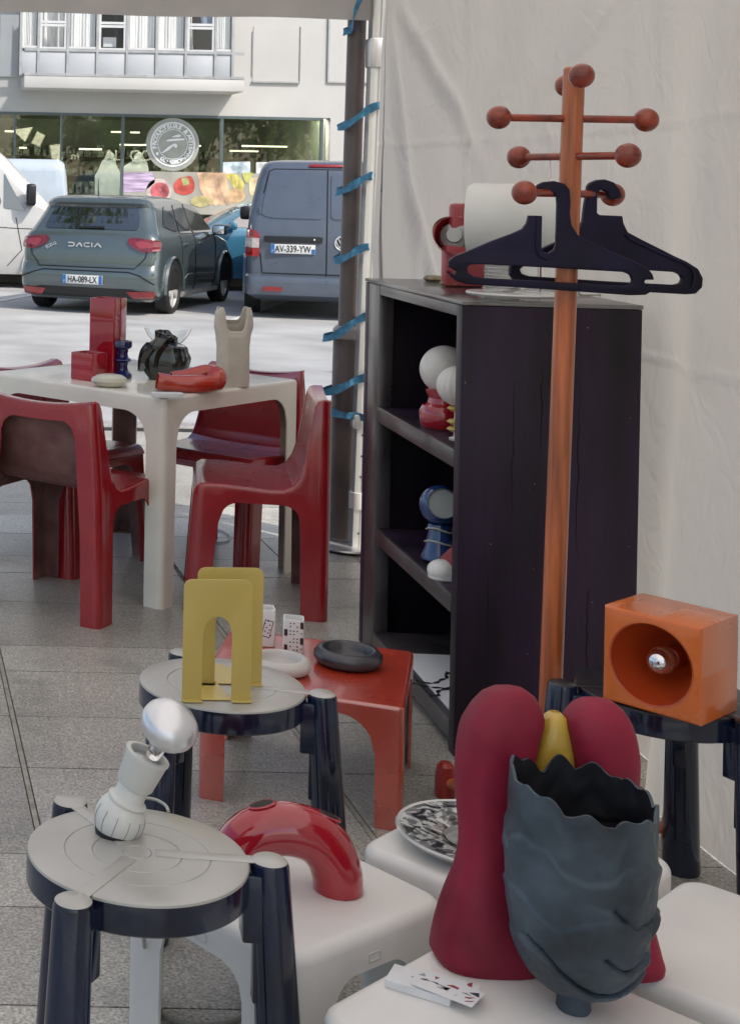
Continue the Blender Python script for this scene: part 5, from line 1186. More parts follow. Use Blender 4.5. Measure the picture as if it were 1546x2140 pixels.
for o_ in [q for q in list(COL.objects) if q.name.startswith('low_table')]:
    tt = [q for q in o_.children if q.name.startswith('tabletop')][0]; xs = [v.co.x for v in tt.data.vertices]; ys = [v.co.y for v in tt.data.vertices]; ax_, ay_ = max(xs), max(ys)
    for (x, y, r_) in ((0, -ay_, 0), (ax_, 0, 90), (0, ay_, 180), (-ax_, 0, 270)):
        nb = plate([rrect(.030, .016, .004), rrect(.024, .010, .002)], .0016, .0004); xf(nb, (0, -.0006, .236), (R(90), 0, 0)); xf(nb, (x, y, 0), (0, 0, R(r_))); obj('moulded_notch', nb, NTC, o_)
# ================================================================ things on the dining table (top at .735)
ZT2 = .7355
def squarevase(name, label, u, v, s, h, rz, z=ZT2, th=.006):
    p = on(u, v, z); a = rz; p = p + Vector((0, s * .70, 0))
    b = box(s, s, h, (0, 0, h / 2), bev=.004, seg=2)
    tf = max(b.faces, key=lambda f: f.calc_center_median().z); r = bmesh.ops.inset_individual(b, faces=[tf], thickness=th); 
    top = max((f for f in b.faces if abs(f.normal.z) > .9), key=lambda f: (f.calc_center_median().z, -f.calc_area() + 1)); 
    tf.select = True; e_ = bmesh.ops.extrude_discrete_faces(b, faces=[tf]); 
    for f in e_['faces']:
        for vv in f.verts: vv.co.z -= h * .93
    # walls of the hole
    vs = [vv for f in e_['faces'] for vv in f.verts]; hi = sorted([vv for vv in b.verts if abs(vv.co.z - h) < 1e-4 and abs(vv.co.x) < s / 2 - .004 and abs(vv.co.y) < s / 2 - .004], key=lambda q: math.atan2(q.co.y, q.co.x)); lo_ = sorted(vs, key=lambda q: math.atan2(q.co.y, q.co.x))
    k = len(lo_)
    if len(hi) == k:
        for i in range(k):
            try: b.faces.new((hi[i], hi[(i + 1) % k], lo_[(i + 1) % k], lo_[i]))
            except ValueError: pass
    o = single(name, label, 'vase', b, REDG, None, 40, base=(0, 0, 0)); o.location = p; o.rotation_euler = (0, 0, a); return o
def hollow(name, label, u, v, s, h, rz):
    "square pot from nested outlines"
    p = on(u, v, ZT2) + Vector((0, s * .66, 0)); b = NB(); rings = []
    for (k, z) in ((.96, 0), (1, .004), (1, h - .003), (.985, h), (.90, h), (.885, h - .003), (.885, .012)):
        rings.append([b.verts.new((x * k, y * k, z)) for x, y in rrect(s, s, s * .05, 3)])
    for A_, B_ in zip(rings, rings[1:]):
        n = len(A_)
        for i in range(n): b.faces.new((A_[i], A_[(i + 1) % n], B_[(i + 1) % n], B_[i]))
    b.faces.new(list(reversed(rings[0]))); b.faces.new(rings[-1])
    o = single(name, label, 'vase', b, REDG, 'red square vases', 50, base=(0, 0, 0)); o.location = p; o.rotation_euler = (0, 0, rz); return o
hollow('square_vase', 'tall glossy red square vase on the cream dining table', 229, 790, .105, .30, R(-36))
hollow('square_vase', 'small glossy red cube vase beside the blue candlestick', 190, 797, .098, .102, R(-44))
p = on(258, 792, ZT2) + Vector((0, .03, 0))
b = lathe([(0, 0), (.034, 0), (.036, .004), (.036, .018), (.030, .022), (.022, .030), (.019, .045), (.022, .060), (.032, .066), (.036, .070), (.032, .074), (.022, .080), (.019, .095), (.022, .110), (.032, .116), (.0355, .122), (.0355, .138), (.034, .142), (.026, .142), (.022, .132), (0, .130)], 40)
single('candlestick', 'cobalt blue stacked-disc candlestick on the cream dining table', 'candlestick', xf(b, p), BLUEC)
p = on(232, 812, ZT2) + Vector((0, .045, 0))
b = lathe([(0, 0), (.028, 0), (.052, .008), (.066, .022), (.062, .034), (.044, .044), (.027, .0475), (.023, .0475), (.022, .040), (.03, .02), (0, .01)], 48, f=lambda q, a: Vector((q.x * 1.0, q.y * .62, q.z)))
single('pebble_vase', 'low cream oval vase with a hole on top, in front of the red cube', 'vase', xf(b, p), mat('ivory_glaze', (.62, .60, .50), .2, coat=.5))
p = on(352, 762, ZT2) + Vector((0, .03, 0))
b = lathe([(0, .0), (.045, .0), (.046, .004), (.014, .010), (.008, .03), (.010, .055), (.030, .070), (.062, .092), (.085, .120), (.098, .148), (.0965, .148), (.083, .121), (.060, .095), (.028, .074), (0, .068)], 56)
single('glass_bowl', 'clear footed glass bowl standing behind the black jacket vase', 'bowl', xf(b, p), GLASS)
# torso shaped vases
def torso(name, label, p, rz, H, wfn, dfn, m, rough, tilt=0, seed=0, neck=.3, fold=.003, cut=None):
    n = 64; rows = 40; b = NB(); rings = []
    rg = random.Random(seed)
    for j in range(rows + 1):
        t = j / rows; ring = []
        for i in range(n):
            a = 2 * math.pi * i / n; cx_, sx_ = math.cos(a), math.sin(a); e = .75
            x = wfn(t) * math.copysign(abs(cx_) ** e, cx_); y = dfn(t) * math.copysign(abs(sx_) ** e, sx_)
            f_ = fold * (noise.noise(Vector((a * 3.2 + seed, t * 1.6, seed))) + .6 * math.sin(a * 9 + 3 * noise.noise(Vector((t * 2, a, seed)))))
            k = 1 + f_ / max(.02, wfn(t)); z = t * H
            if cut: z = cut(t, a, z, H)
            ring.append(b.verts.new((x * k, y * k, z)))
        rings.append(ring)
    for A_, B_ in zip(rings, rings[1:]):
        for i in range(n): b.faces.new((A_[i], A_[(i + 1) % n], B_[(i + 1) % n], B_[i]))
    solidify(b, .004); 
    bot = NB(); bot.faces.new([bot.verts.new(v.co) for v in []]) if False else None
    bot.free()
    join(b, xf(plate([[(wfn(0) * .97 * math.cos(2 * math.pi * i / 24), dfn(0) * .97 * math.sin(2 * math.pi * i / 24)) for i in range(24)]], .004), (0, 0, .004)))
    o = single(name, label, 'vase', b, m, None, 60, base=(0, 0, 0)); o.location = p; o.rotation_euler = (0, tilt, rz); return o
def lerp_t(tab):
    def f(t):
        for (a, x), (b_, y) in zip(tab, tab[1:]):
            if t <= b_: u = (t - a) / (b_ - a); u = u * u * (3 - 2 * u); return x + (y - x) * u
        return tab[-1][1]
    return f
p = on(490, 809, ZT2) + Vector((0, .035, 0))
def vestcut(t, a, z, H):
    x = math.cos(a); s = math.sin(a)
    sh = max(0, (t - .62) / .38)
    dip = (.30 if s < 0 else .17) * math.exp(-(x / .52) ** 6) * H
    arm = .03 * H * max(0, (abs(x) - .9) / .1)
    return z - sh * (dip * 1 + arm)
vb = torso('vest_vase', 'cream vase shaped like a sleeveless vest on the right of the cream dining table', p, R(8), .292, lerp_t([(0, .061), (.5, .060), (.62, .064), (.78, .073), (.93, .071), (1, .064)]), lerp_t([(0, .036), (.6, .034), (.9, .030), (1, .026)]), BONE, .4, seed=3, fold=.0022, cut=vestcut)
p = on(352, 797, ZT2) + Vector((0, .06, 0))
def jackcut(t, a, z, H):
    x = math.cos(a); sh = max(0, (t - .7) / .3); return z - sh * H * (.22 * max(0, x) + .10 * max(0, -math.sin(a)) * max(0, x + .6))
torso('jacket_vase', 'crumpled dark green-black vase shaped like a folded jacket, behind the tomato red tube vase', p, R(-20), .185, lerp_t([(0, .060), (.15, .078), (.45, .088), (.65, .078), (.85, .040), (1, .042)]), lerp_t([(0, .045), (.3, .058), (.7, .05), (.88, .032), (1, .036)]), JACK, .2, seed=9, fold=.007, cut=jackcut)
jv = next(o for o in COL.objects if o.name.startswith('jacket_vase'))
slv = tube(smoothpath([(-.050, -.050, .128), (-.070, -.040, .10), (-.082, -.030, .065), (-.078, -.038, .035)], 5), .022, 16, [1 + .10 * math.sin(i * .45) for i in range(16)]); slv2 = NB()
obj('sleeve', slv, JACK, jv, 60)
obj('lapel', sweep(smoothpath([(.030, -.050, .165), (.004, -.062, .135), (-.022, -.066, .095), (-.030, -.066, .05)], 6), [(-.009, -.002), (.009, -.002), (.009, .003), (-.009, .003)], [1 - .4 * i / 19 for i in range(19)]), JACK, jv, 60)
# tomato tube vase: a bent arm lying down
p = on(398, 821, ZT2); c0 = p + Vector((0, .05, .030))
P = smoothpath([(-.115, -.028, .008), (-.08, -.030, .002), (-.02, -.032, 0), (.045, -.030, .0), (.092, -.012, .004), (.108, .020, .020), (.085, .045, .032), (.045, .050, .022), (-.01, .050, .012), (-.05, .045, .008)], 6)
sc1 = [1.0 + .05 * math.sin(i * .5) + (.14 if 24 < i < 34 else 0) - .25 * max(0, (i - 44) / 12) for i in range(len(P))]
b = tube(P, .0305, 24, sc1, cap=False); solidify(b, .004)
join(b, lathe([(0, 0), (.02, 0)], 4, (0, 0, -5))) if False else None
single('tube_vase', 'tomato red vase like a bent sleeve lying at the cream table corner', 'vase', xf(b, c0), TOMATO, None, 60)
p = on(351, 832, ZT2) + Vector((0, .016, .009)); single('white_box', 'small flat white box lying at the front corner of the cream dining table', 'box', box(.106, .032, .017, p, (0, 0, R(2)), bev=.002), PAPER)
p = on(430, 770, ZT2)

# ================================================================ bookends on the second stool
def bookend(label, u0, u1, vb, d, h, rz, first=[None]):
    a, c = at(u0, vb, d), at(u1, vb, d); wd = (c - a).length; o = (a + c) / 2; o.z = .4515
    t = thing('bookend', label, 'bookend', o, rz, 'yellow metal bookends')
    W2 = wd / 2; aw = W2 * .43
    out = [(-W2, 0, 0.001), (-aw, 0, .001), (-aw, h * .56), (-aw * .72, h * .66), (0, h * .70), (aw * .72, h * .66), (aw, h * .56), (aw, 0, .001), (W2, 0, .001), (W2, h, .018), (-W2, h, .018)]
    obj('upright', xf(plate([rpoly(out, .012, 5)], .0022, .0006), (0, 0, .001), (R(90), 0, 0)), YEL, t, 35)
    obj('tongue', xf(plate([rpoly([(-aw * 1.02, 0, .001), (aw * 1.02, 0, .001), (aw * .95, .10), (aw * .5, .125), (-aw * .5, .125), (-aw * .95, .10)], .012)], .002, .0005), (0, 0, .0012)), YEL, t, 35)
    for s in (-1, 1): obj('foot', xf(plate([rpoly([(s * aw, 0, .001), (s * W2, 0, .001), (s * W2, -.014), (s * aw, -.014, .001)], .006)], .002, .0005), (0, .0, .0012)), YEL, t, 35)
    return t
bookend('front yellow metal bookend with an arched cut-out, on the second black stool', 379, 524, 1466, on(450, 1466, .45).y, .237, R(2))
bookend('rear yellow metal bookend, its plain top rising behind the front one', 408, 547, 1432, on(478, 1432, .45).y, .236, R(2))
# cups, ashtrays on the orange table
def cup(u, v, s, h, rz, label):
    p = on(u, v, .283) + Vector((0, s * .5, 0)); t = thing('domino_cup', label, 'cup', p, rz, 'white domino cups'); b = NB(); rings = []
    for (k, z) in ((.94, 0), (1, .004), (1, h - .002), (.97, h), (.84, h), (.81, h - .003), (.81, .01)): rings.append([b.verts.new((x * k, y * k, z)) for x, y in rrect(s, s, s * .16, 4)])
    for A_, B_ in zip(rings, rings[1:]):
        n = len(A_)
        for i in range(n): b.faces.new((A_[i], A_[(i + 1) % n], B_[(i + 1) % n], B_[i]))
    b.faces.new(list(reversed(rings[0]))); b.faces.new(rings[-1]); obj('cup_body', b, WHT, t, 50); return t
BRN = mat('dark_brown_transfer', (.05, .022, .014), .4)
t = cup(618, 1368, .052, .086, R(-14), 'square white cup printed with rows of domino pips, nearer the charcoal ashtray')
dm = NB(); pp = NB()
for k in range(4):
    z0 = .006 + k * .0195
    for q in range(2):
        if (k + q) % 2 == 0: join(dm, xf(plate([rrect(.008, .0165, .001, 2)], .0012), (-.020 + q * .040 if q else -.019, -.0264, z0 + .009), (R(90), 0, 0)))
    for i in range(3):
        for j in range(2):
            if (k * 7 + i * 3 + j) % 4: join(pp, xf(lathe([(0, .0004), (.0019, 0)], 10), (-.008 + i * .0085, -.0266, z0 + .005 + j * .0085), (R(90), 0, 0)))
    join(pp, xf(lathe([(0, .0004), (.0019, 0)], 10), (.019, -.0266, z0 + .009), (R(90), 0, 0)))
obj('domino_print', dm, BRN, t, 0); obj('domino_pips', pp, INK, t, 0)
t = cup(556, 1352, .055, .094, R(-8), 'taller white cup with one tilted domino drawn on it, half behind the yellow bookend')
dm = xf(plate([rrect(.022, .044, .002, 2), rrect(.019, .041, .002, 2)], .0012), (.006, -.0282, .047), (R(90), R(14), 0)); pp = NB()
for i, (x, z) in enumerate(((.0, .06), (.008, .066), (.012, .056), (.004, .05), (.0, .04), (.008, .036), (.011, .044), (.0145, .030))): join(pp, xf(lathe([(0, .0004), (.0019, 0)], 10), (x, -.0282, z), (R(90), 0, 0)))
obj('domino_print', dm, BRN, t, 0); obj('domino_pips', pp, INK, t, 0)
def ring_tray(u, v, r, h, m, label):
    p = on(u, v, .283); b = lathe([(0, .008), (r * .55, .010), (r * .64, h * .55), (r * .68, h * .92), (r * .74, h), (r * .88, h * .96), (r * .99, h * .68), (r, h * .45), (r * .92, h * .14), (r * .76, 0), (0, 0)], 64)
    single('ring_ashtray', label, 'ashtray', xf(b, p), m, 'thick round ashtrays', 60)
ring_tray(727, 1388, .083, .040, CHAR, 'matt charcoal round ashtray on the orange-red side table')
ring_tray(585, 1403, .074, .036, mat('dusty_white_ceramic', (.58, .55, .52), .5), 'thick dusty white round ashtray behind the bookends')
# ================================================================ bulb lamp on the first stool
BL = on(248, 1752, .45) + Vector((0, .02, 0)); lamp = thing('bulb_lamp', 'white jointed lamp with a big silver-faced bulb, standing on the front black stool', 'lamp', BL)
obj('base', lathe([(0, 0), (.033, 0), (.034, .004), (.030, .014), (0, .014)], 36), BLACKM, lamp)
gc = at(250, 1708, BL.y) - BL
sp = sphere(.0395, (0, 0, 0), 48, 32)
for v_ in sp.verts:
    a = math.atan2(v_.co.y, v_.co.x); g_ = min(abs(((a + .2) / R(30) - round((a + .2) / R(30)))), 1); k = 1 - .03 * math.exp(-(g_ / .04) ** 2) * max(0, 1 - abs(v_.co.z) / .0395) ** .3; v_.co.x *= k; v_.co.y *= k
tl = (R(6), R(19), 0)
sk = obj('ball_joint', xf(sp, gc, tl), MATW, lamp, 60)
seams = NB()
for k in range(12):
    a = k * R(30) + R(12)
    join(seams, tube([(.0398 * math.sin(R(q)) * math.cos(a), .0398 * math.sin(R(q)) * math.sin(a), -.0398 * math.cos(R(q))) for q in range(22, 118, 8)], .00045, 5))
obj('seam_line', xf(seams, gc, tl), mat('seam_grey', (.2, .2, .19), .7), sk)
tip = at(352, 1498, BL.y) - BL; axl = (at(315, 1573, BL.y - .01) - at(262, 1690, BL.y)).normalized()
q = axl.to_track_quat('Z', 'Y').to_euler()
nk0 = gc + axl * .026
KS = .66
def lathe2(pr_, seg, loc, q, k): return lathe([(r, z * k) for r, z in pr_], seg, loc, q)
obj('neck', lathe2([(.026, .0), (.031, .004), (.031, .008), (.026, .012), (.024, .016), (.024, .052), (.0, .052)], 40, nk0, q, KS), MATW, lamp, 40)
obj('socket', lathe2([(0, .044), (.026, .046), (.029, .052), (.0335, .118), (.0355, .124), (.0355, .128), (.032, .130), (.0285, .130), (.027, .126), (.027, .088), (0, .088)], 48, nk0, q, KS), MATW, lamp, 40)
obj('socket_thread', lathe2([(0, .09), (.018, .09), (.020, .116), (.016, .118), (0, .118)], 32, nk0, q, KS), SATIN, lamp)
bu = thing('bulb', None, None); bu.parent = lamp; bu.location = (0, 0, 0)
ax2 = (at(357, 1508, BL.y - .032) - at(327, 1562, BL.y)).normalized(); q2 = ax2.to_track_quat('Z', 'Y').to_euler(); b0 = at(326, 1567, BL.y - .010) - BL
obj('bulb_glass', lathe([(0, -.012), (.012, -.012), (.013, .005), (.016, .016), (.026, .028), (.036, .040)], 40, b0, q2), mat('bulb_clear', (.85, .86, .85), .03, trans=.95), bu)
obj('bulb_mirror', lathe([(.036, .040), (.0425, .050), (.0445, .060), (.043, .068), (.036, .078), (.022, .085), (0, .088)], 48, b0, q2), mat('soft_mirror', (.74, .75, .77), .30, .75, var=.02, bump=.05, bscale=12), bu)
obj('filament_post', lathe([(0, 0), (.004, 0), (.005, .02), (.003, .035), (0, .035)], 12, b0, q2), SATIN, bu)
cb = smoothpath([on(300, 1668, .453) - BL, on(325, 1672, .453) - BL, on(345, 1683, .453) - BL, on(352, 1696, .453) - BL], 5)
obj('cord', tube([gc + Vector((.02, .03, 0))] + cb, .0026, 8), CABLE, lamp)
# ================================================================ orange cube lamp
OA = on(1257, 1461, .4515); OB = on(1461, 1520, .4515); s_ = (OB - OA).length; ex = (OB - OA).normalized(); ey = Vector((-ex.y, ex.x, 0)); oc = OA + ex * s_ / 2
ol = thing('cube_lamp', 'orange ceramic cube lamp with a round cone recess and chrome-tipped bulb on the right stool', 'lamp', (oc.x, oc.y, .4515), math.atan2(ex.y, ex.x))
S = s_; hole = S * .425; b = NB(); N_ = 64; f_in, f_out, f_front = [], [], []
for i in range(N_):
    a = 2 * math.pi * i / N_; c, s = math.cos(a), math.sin(a); f_in.append(b.verts.new((hole * c, 0, S / 2 + hole * s)))
    k = (S / 2 - .006) / max(abs(c), abs(s)); f_out.append(b.verts.new((k * c, 0, S / 2 + k * s)))
for i in range(N_): j = (i + 1) % N_; b.faces.new((f_in[i], f_in[j], f_out[j], f_out[i]))
prev = f_out
for off, yy in ((.003, .0012), (.0, .006), (.0, S * .85), (.004, S * .85 + .008)):
    cur = []
    for i in range(N_):
        a = 2 * math.pi * i / N_; c, s = math.cos(a), math.sin(a); k = (S / 2 - off) / max(abs(c), abs(s)); cur.append(b.verts.new((k * c, yy, S / 2 + k * s)))
    for i in range(N_): j = (i + 1) % N_; b.faces.new((prev[i], prev[j], cur[j], cur[i]))
    prev = cur
b.faces.new(prev); bmesh.ops.recalc_face_normals(b, faces=b.faces)
for v_ in b.verts:
    v_.co += Vector((0, 0, .0)) + Vector([noise.noise(v_.co * 9 + Vector((k, 0, 0))) * .0012 for k in (0, 5, 9)]); v_.co.z = max(v_.co.z, 0)
obj('body', b, ORAL, ol, 32)
cn = lathe([(hole + .0015, -.0005), (hole - .002, .002), (hole * .97, .008), (hole * .55, .085), (hole * .30, .112), (0, .115)], 64, (0, 0, S / 2), (R(-90), 0, 0)); obj('cone', cn, ORAD, ol, 50)
obj('socket', lathe([(.017, .075), (.020, .077), (.021, .11), (0, .11)], 32, (0, 0, S / 2), (R(-90), 0, 0)), ORAD, ol); bb = thing('bulb', None, None); bb.parent = ol; bb.location = (0, 0, S / 2)  # orange light from the cone is put into the socket's colour
obj('bulb_glass', xf(sphere(.0262, (0, 0, 0), 32, 20, (1, 1.15, 1)), (0, .046, 0)), mat('warm_bulb_glass', (.75, .32, .15), .1, trans=.6), bb)
tipm = lathe([(.0268 * math.sin(R(a)), -.0312 * math.cos(R(a))) for a in range(0, 68, 6)], 32); obj('chrome_tip', xf(tipm, (0, .046, 0), (R(-90), 0, 0)), CHROME, bb, 60)
# ================================================================ sculptures on the front white table
ZW = .2805
def px(x, y, d): return at(720 + x / 1.872, 1380 + y / 1.872, d)
def lobe(tab, d, depth, n=28, ext=.45):
    b = NB(); rings = []
    
    # refine the table with smooth interpolation
    T_ = []
    for (a, c) in zip(tab, tab[1:]):
        m_ = max(1, int((c[0] - a[0]) / 22))
        for i in range(m_): t = i / m_; T_.append(tuple(a[k] + (c[k] - a[k]) * t for k in range(4)))
    T_.append(tab[-1])
    for _ in range(2): T_ = [T_[0]] + [tuple([T_[i][0]] + [(T_[i - 1][k] + 2 * T_[i][k] + T_[i + 1][k]) / 4 for k in (1, 2, 3)]) for i in range(1, len(T_) - 1)] + [T_[-1]]
    for (y, xl, xr, dp) in T_:
        pl, prr = px(xl, y, d), px(xr, y, d); c = (pl + prr) / 2; hw = (prr.x - pl.x) / 2
        rings.append([b.verts.new((c.x + hw * math.copysign(abs(math.cos(2 * math.pi * i / n)) ** .8, math.cos(2 * math.pi * i / n)), d + dp * .86 * math.copysign(abs(math.sin(2 * math.pi * i / n)) ** .62, math.sin(2 * math.pi * i / n)), c.z)) for i in range(n)])
    for A_, B_ in zip(rings, rings[1:]):
        for i in range(n): b.faces.new((A_[i], A_[(i + 1) % n], B_[(i + 1) % n], B_[i]))
    b.faces.new(rings[0]); b.faces.new(list(reversed(rings[-1]))); bmesh.ops.recalc_face_normals(b, faces=b.faces); return b
DS = 2.272
FLAT = .62
LL = [(104, 625, 665, .012), (112, 585, 700, .022), (135, 540, 735, .034), (175, 500, 765, .044), (215, 474, 778, .050), (270, 458, 752, .052), (330, 448, 738, .052), (400, 442, 726, .050), (500, 441, 712, .046), (600, 447, 702, .044), (700, 455, 700, .044), (770, 452, 708, .046), (830, 437, 720, .050), (900, 408, 732, .058), (970, 384, 742, .062), (1050, 364, 752, .066), (1130, 350, 762, .070), (1200, 347, 766, .070), (1238, 360, 764, .066)]
RL = [(156, 965, 1020, .012), (164, 930, 1055, .022), (185, 890, 1085, .034), (215, 862, 1105, .044), (270, 862, 1122, .050), (330, 876, 1131, .052), (400, 886, 1134, .050), (480, 890, 1130, .046), (600, 890, 1118, .044), (720, 885, 1112, .044), (800, 872, 1122, .048), (880, 862, 1142, .052), (960, 850, 1170, .058), (1050, 840, 1200, .062), (1140, 832, 1220, .066), (1220, 828, 1228, .068), (1262, 840, 1222, .064)]
ML = [(205, 800, 840, .012), (222, 775, 868, .020), (260, 760, 880, .027), (320, 745, 892, .030), (400, 728, 900, .034), (480, 722, 905, .036), (600, 735, 900, .034), (800, 735, 890, .034), (1000, 740, 880, .040), (1230, 735, 875, .046)]
sc_t = thing('lobed_sculpture', 'wine red two-lobed ceramic sculpture with a yellow core behind the slate blue vase', 'sculpture', (at(1130, 2050, DS).x, DS, ZW))
def settle(b):
    lo_ = min(v.co.z for v in b.verts); 
    for v in b.verts:
        if v.co.z < ZW + .02: v.co.z = ZW + (v.co.z - lo_) / (ZW + .02 - lo_) * .02
    for v in b.verts: v.co += Vector([noise.noise(v.co * 12 + Vector((k, 0, 0))) * .0025 for k in (0, 7, 13)]) * (1 if v.co.z > ZW + .01 else 0)
    return b
obj('left_lobe', settle(lobe(LL, DS, .05)), WINE, sc_t, 60, world=True); obj('right_lobe', settle(lobe(RL, DS - .004, .05)), WINE, sc_t, 60, world=True)
obj('yellow_core', settle(lobe(ML, DS + .01, .05)), OCHRE, sc_t, 60, world=True)
# slate blue ragged vase
VB = on(1190, 2100, ZW); DV = VB.y - .012
bvz = thing('ragged_vase', 'slate blue clay vase with a ragged rim on a short stem, front right', 'vase', (VB.x, DV, ZW)); kz = .000367
def vrow(y): return ZW + (1372 - y) * kz
prof = [(1292, 62), (1284, 105), (1264, 145), (1232, 180), (1190, 206), (1140, 226), (1060, 247), (980, 261), (880, 272), (780, 278), (680, 277), (600, 273), (535, 270)]
n = 300; b = NB(); rings = []; pf = []
for (a, c) in zip(prof, prof[1:]):
    for i in range(11): t = i / 11; pf.append((a[0] + (c[0] - a[0]) * t, a[1] + (c[1] - a[1]) * t))
pf.append(prof[-1]); M_ = len(pf)
creases = []
def addc(pts, amp):
    P_ = smoothpath([(math.acos(max(-1, min(1, (x - 895) / 262))) * -1, y / 260.0, 0) for x, y in pts], 4)
    for a_, b_ in zip(P_, P_[1:]): creases.append((a_.x, a_.y, b_.x, b_.y, amp))
addc([(650, 1060), (700, 1110), (790, 1185), (880, 1222), (980, 1225), (1060, 1205), (1120, 1160)], .0050)
addc([(895, 1060), (930, 1090), (985, 1110), (1040, 1100), (1085, 1070)], .0036)
addc([(905, 860), (950, 910), (1010, 945), (1090, 945), (1160, 925)], .0036)
SC = [(700, 75, 1.9, .5, .0042), (900, 80, 2.1, 1.7, .0046), (1075, 60, 1.7, .2, .0040)]
for j, (y, r) in enumerate(pf):
    ring = []
    for i in range(n):
        a = 2 * math.pi * i / n - math.pi; t = j / (M_ - 1)
        rr_ = r * kz; q = Vector((math.cos(a) * 1.6, math.sin(a) * 1.6, y / 210 + .5 * math.cos(a)))
        dr = .0035 * noise.noise(q * 1.3) + .0022 * noise.noise(q * 3.1)
        best = (9, 0, 0)
        for (a0, y0, a1, y1, amp) in creases:
            pa = Vector((a0, y0)); pb2 = Vector((a1, y1)); pc = Vector((a, y / 260));
            if abs(pc.x - pa.x) > .5 or abs(pc.y - pa.y) > .5: continue
            u_ = max(0, min(1, (pc - pa).dot(pb2 - pa) / (pb2 - pa).length_squared))
            dd = pc - (pa + (pb2 - pa) * u_); L_ = dd.length
            if L_ < best[0]: best = (L_, dd.y, amp)
        dr += best[2] * (-1.5 * math.exp(-(best[0] / .028) ** 2) + (1.5 * math.exp(-(best[0] / .22) ** 2) * (1 - math.exp(-(best[0] / .02) ** 2)) if best[1] > 0 else 0))
        for (ye, am, fr_q, ph_, am2) in SC:
            yy = ye + am * (1 - abs(math.sin(a * fr_q + ph_)) ** 1.4) + 14 * noise.noise(Vector((a * 4, ye, 1)))
            if y > yy - 8: dr += am2 * math.exp(-max(0, y - yy) / 95.0) * min(1, (y - yy + 8) / 16)
        side = math.cos(a); z = vrow(y)
        rag = .0105 * abs(math.sin(a * 4.5 + .6)) ** .8 + .006 * noise.noise(Vector((a * 3.1, 2, 0))) + .004 * math.sin(a * 13 + 1) + (.022 * max(0, -side) ** 2) - .006 * max(0, side) - .008 * max(0, -math.sin(a)) + .012 * max(0, math.sin(a)) - .016 * math.exp(-((a - 1.75) / .16) ** 2)
        z += rag * t ** 3 * 1.0
        ring.append(b.verts.new((VB.x + .004 + (rr_ + dr) * math.cos(a) + (y - 1290) * -.000004, DV + (rr_ + dr) * math.sin(a) * .95, z)))
    rings.append(ring)
for A_, B_ in zip(rings, rings[1:]):
    for i in range(n): b.faces.new((A_[i], A_[(i + 1) % n], B_[(i + 1) % n], B_[i]))
b.faces.new(list(reversed(rings[0]))); b.normal_update(); bmesh.ops.recalc_face_normals(b, faces=b.faces)
if sum(f.normal.dot(f.calc_center_median() - Vector((VB.x, DV, f.calc_center_median().z))) for f in b.faces) < 0: bmesh.ops.reverse_faces(b, faces=b.faces)
solidify(b, .0045, 1)
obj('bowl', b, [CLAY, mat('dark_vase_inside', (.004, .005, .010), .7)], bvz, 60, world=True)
st2 = lathe([(0, 0), (.0215, 0), (.0235, .004), (.0225, .02), (.0215, .034), (.026, .046), (0, .046)], 40, (VB.x - .0, DV, ZW)); obj('stem', st2, CLAY, bvz, 60, world=True)
# cards
cp_ = on(885, 2075, ZW); rc = random.Random(3)
cards = thing('card_stack', 'neat stack of white cards at the front edge of the front white table', 'cards', cp_, R(-33)); obj('card_block', box(.092, .054, .012, (-.005, .008, .006), bev=.0005), PAPER, cards)
fan = thing('loose_cards', 'fanned loose cards with small red and black pictures, on the white stack', 'cards', cp_ + Vector((.022, -.006, .0125)), R(-30))
REDP = mat('printed_red', (.30, .05, .06), .5); DKP = mat('printed_dark', (.04, .04, .06), .5); GRP = mat('printed_grey', (.35, .35, .38), .5)
for k, (dx, dy, ra) in enumerate(((-.01, .004, 8), (.006, .006, -3), (.012, -.006, -12))):
    c = obj('card', box(.088, .052, .0006, (dx, dy, .0004 + k * .0012), (0, 0, R(ra)), bev=0), PAPER, fan, 0)
    for i in range(14 if k == 2 else 8):
        x, y = rc.uniform(-.042, .042), rc.uniform(-.022, .022); sh = [(rc.uniform(-.006, .006), rc.uniform(-.005, .005)) for _ in range(4)]; sh.sort(key=lambda q: math.atan2(q[1], q[0]))
        mm = (REDP, DKP, GRP)[i % 3]; bb_ = plate([rpoly([(u * 1.7, v * 1.5) for u, v in sh], .001, 2)], .0002); xf(bb_, (x, y, .0008 + k * .0012)); xf(bb_, (dx, dy, 0), (0, 0, R(ra))); obj('printed_picture', bb_, mm, c, 0)
# ================================================================ arch vase, plate
AD = 2.45; fr0 = on(702, 1880, ZW); ftx = fr0.x + .008; FY = fr0.y + .035
P = [(ftx + .006, FY, ZW), (ftx + .003, FY, ZW + .028), (ftx - .010, FY, ZW + .062), (ftx - .040, FY, ZW + .090), (ftx - .088, FY + .002, ZW + .100), (ftx - .134, FY + .004, ZW + .088), (ftx - .163, FY + .006, ZW + .058), (ftx - .174, FY + .008, ZW + .026), (ftx - .176, FY + .008, ZW)]
P = smoothpath(P, 6); P[0].z = ZW; 
sc2 = [1.0 + .06 * math.sin(math.pi * i / (len(P) - 1)) for i in range(len(P))]
b = tube(P, .041, 32, sc2)
for v in b.verts: v.co.z = max(v.co.z, ZW)
av = thing('arch_vase', 'glossy red arch-shaped vase with two openings on its crown, on the white low table', 'vase', (ftx - .09, FY, ZW)); obj('arch', b, REDG, av, 60, world=True)
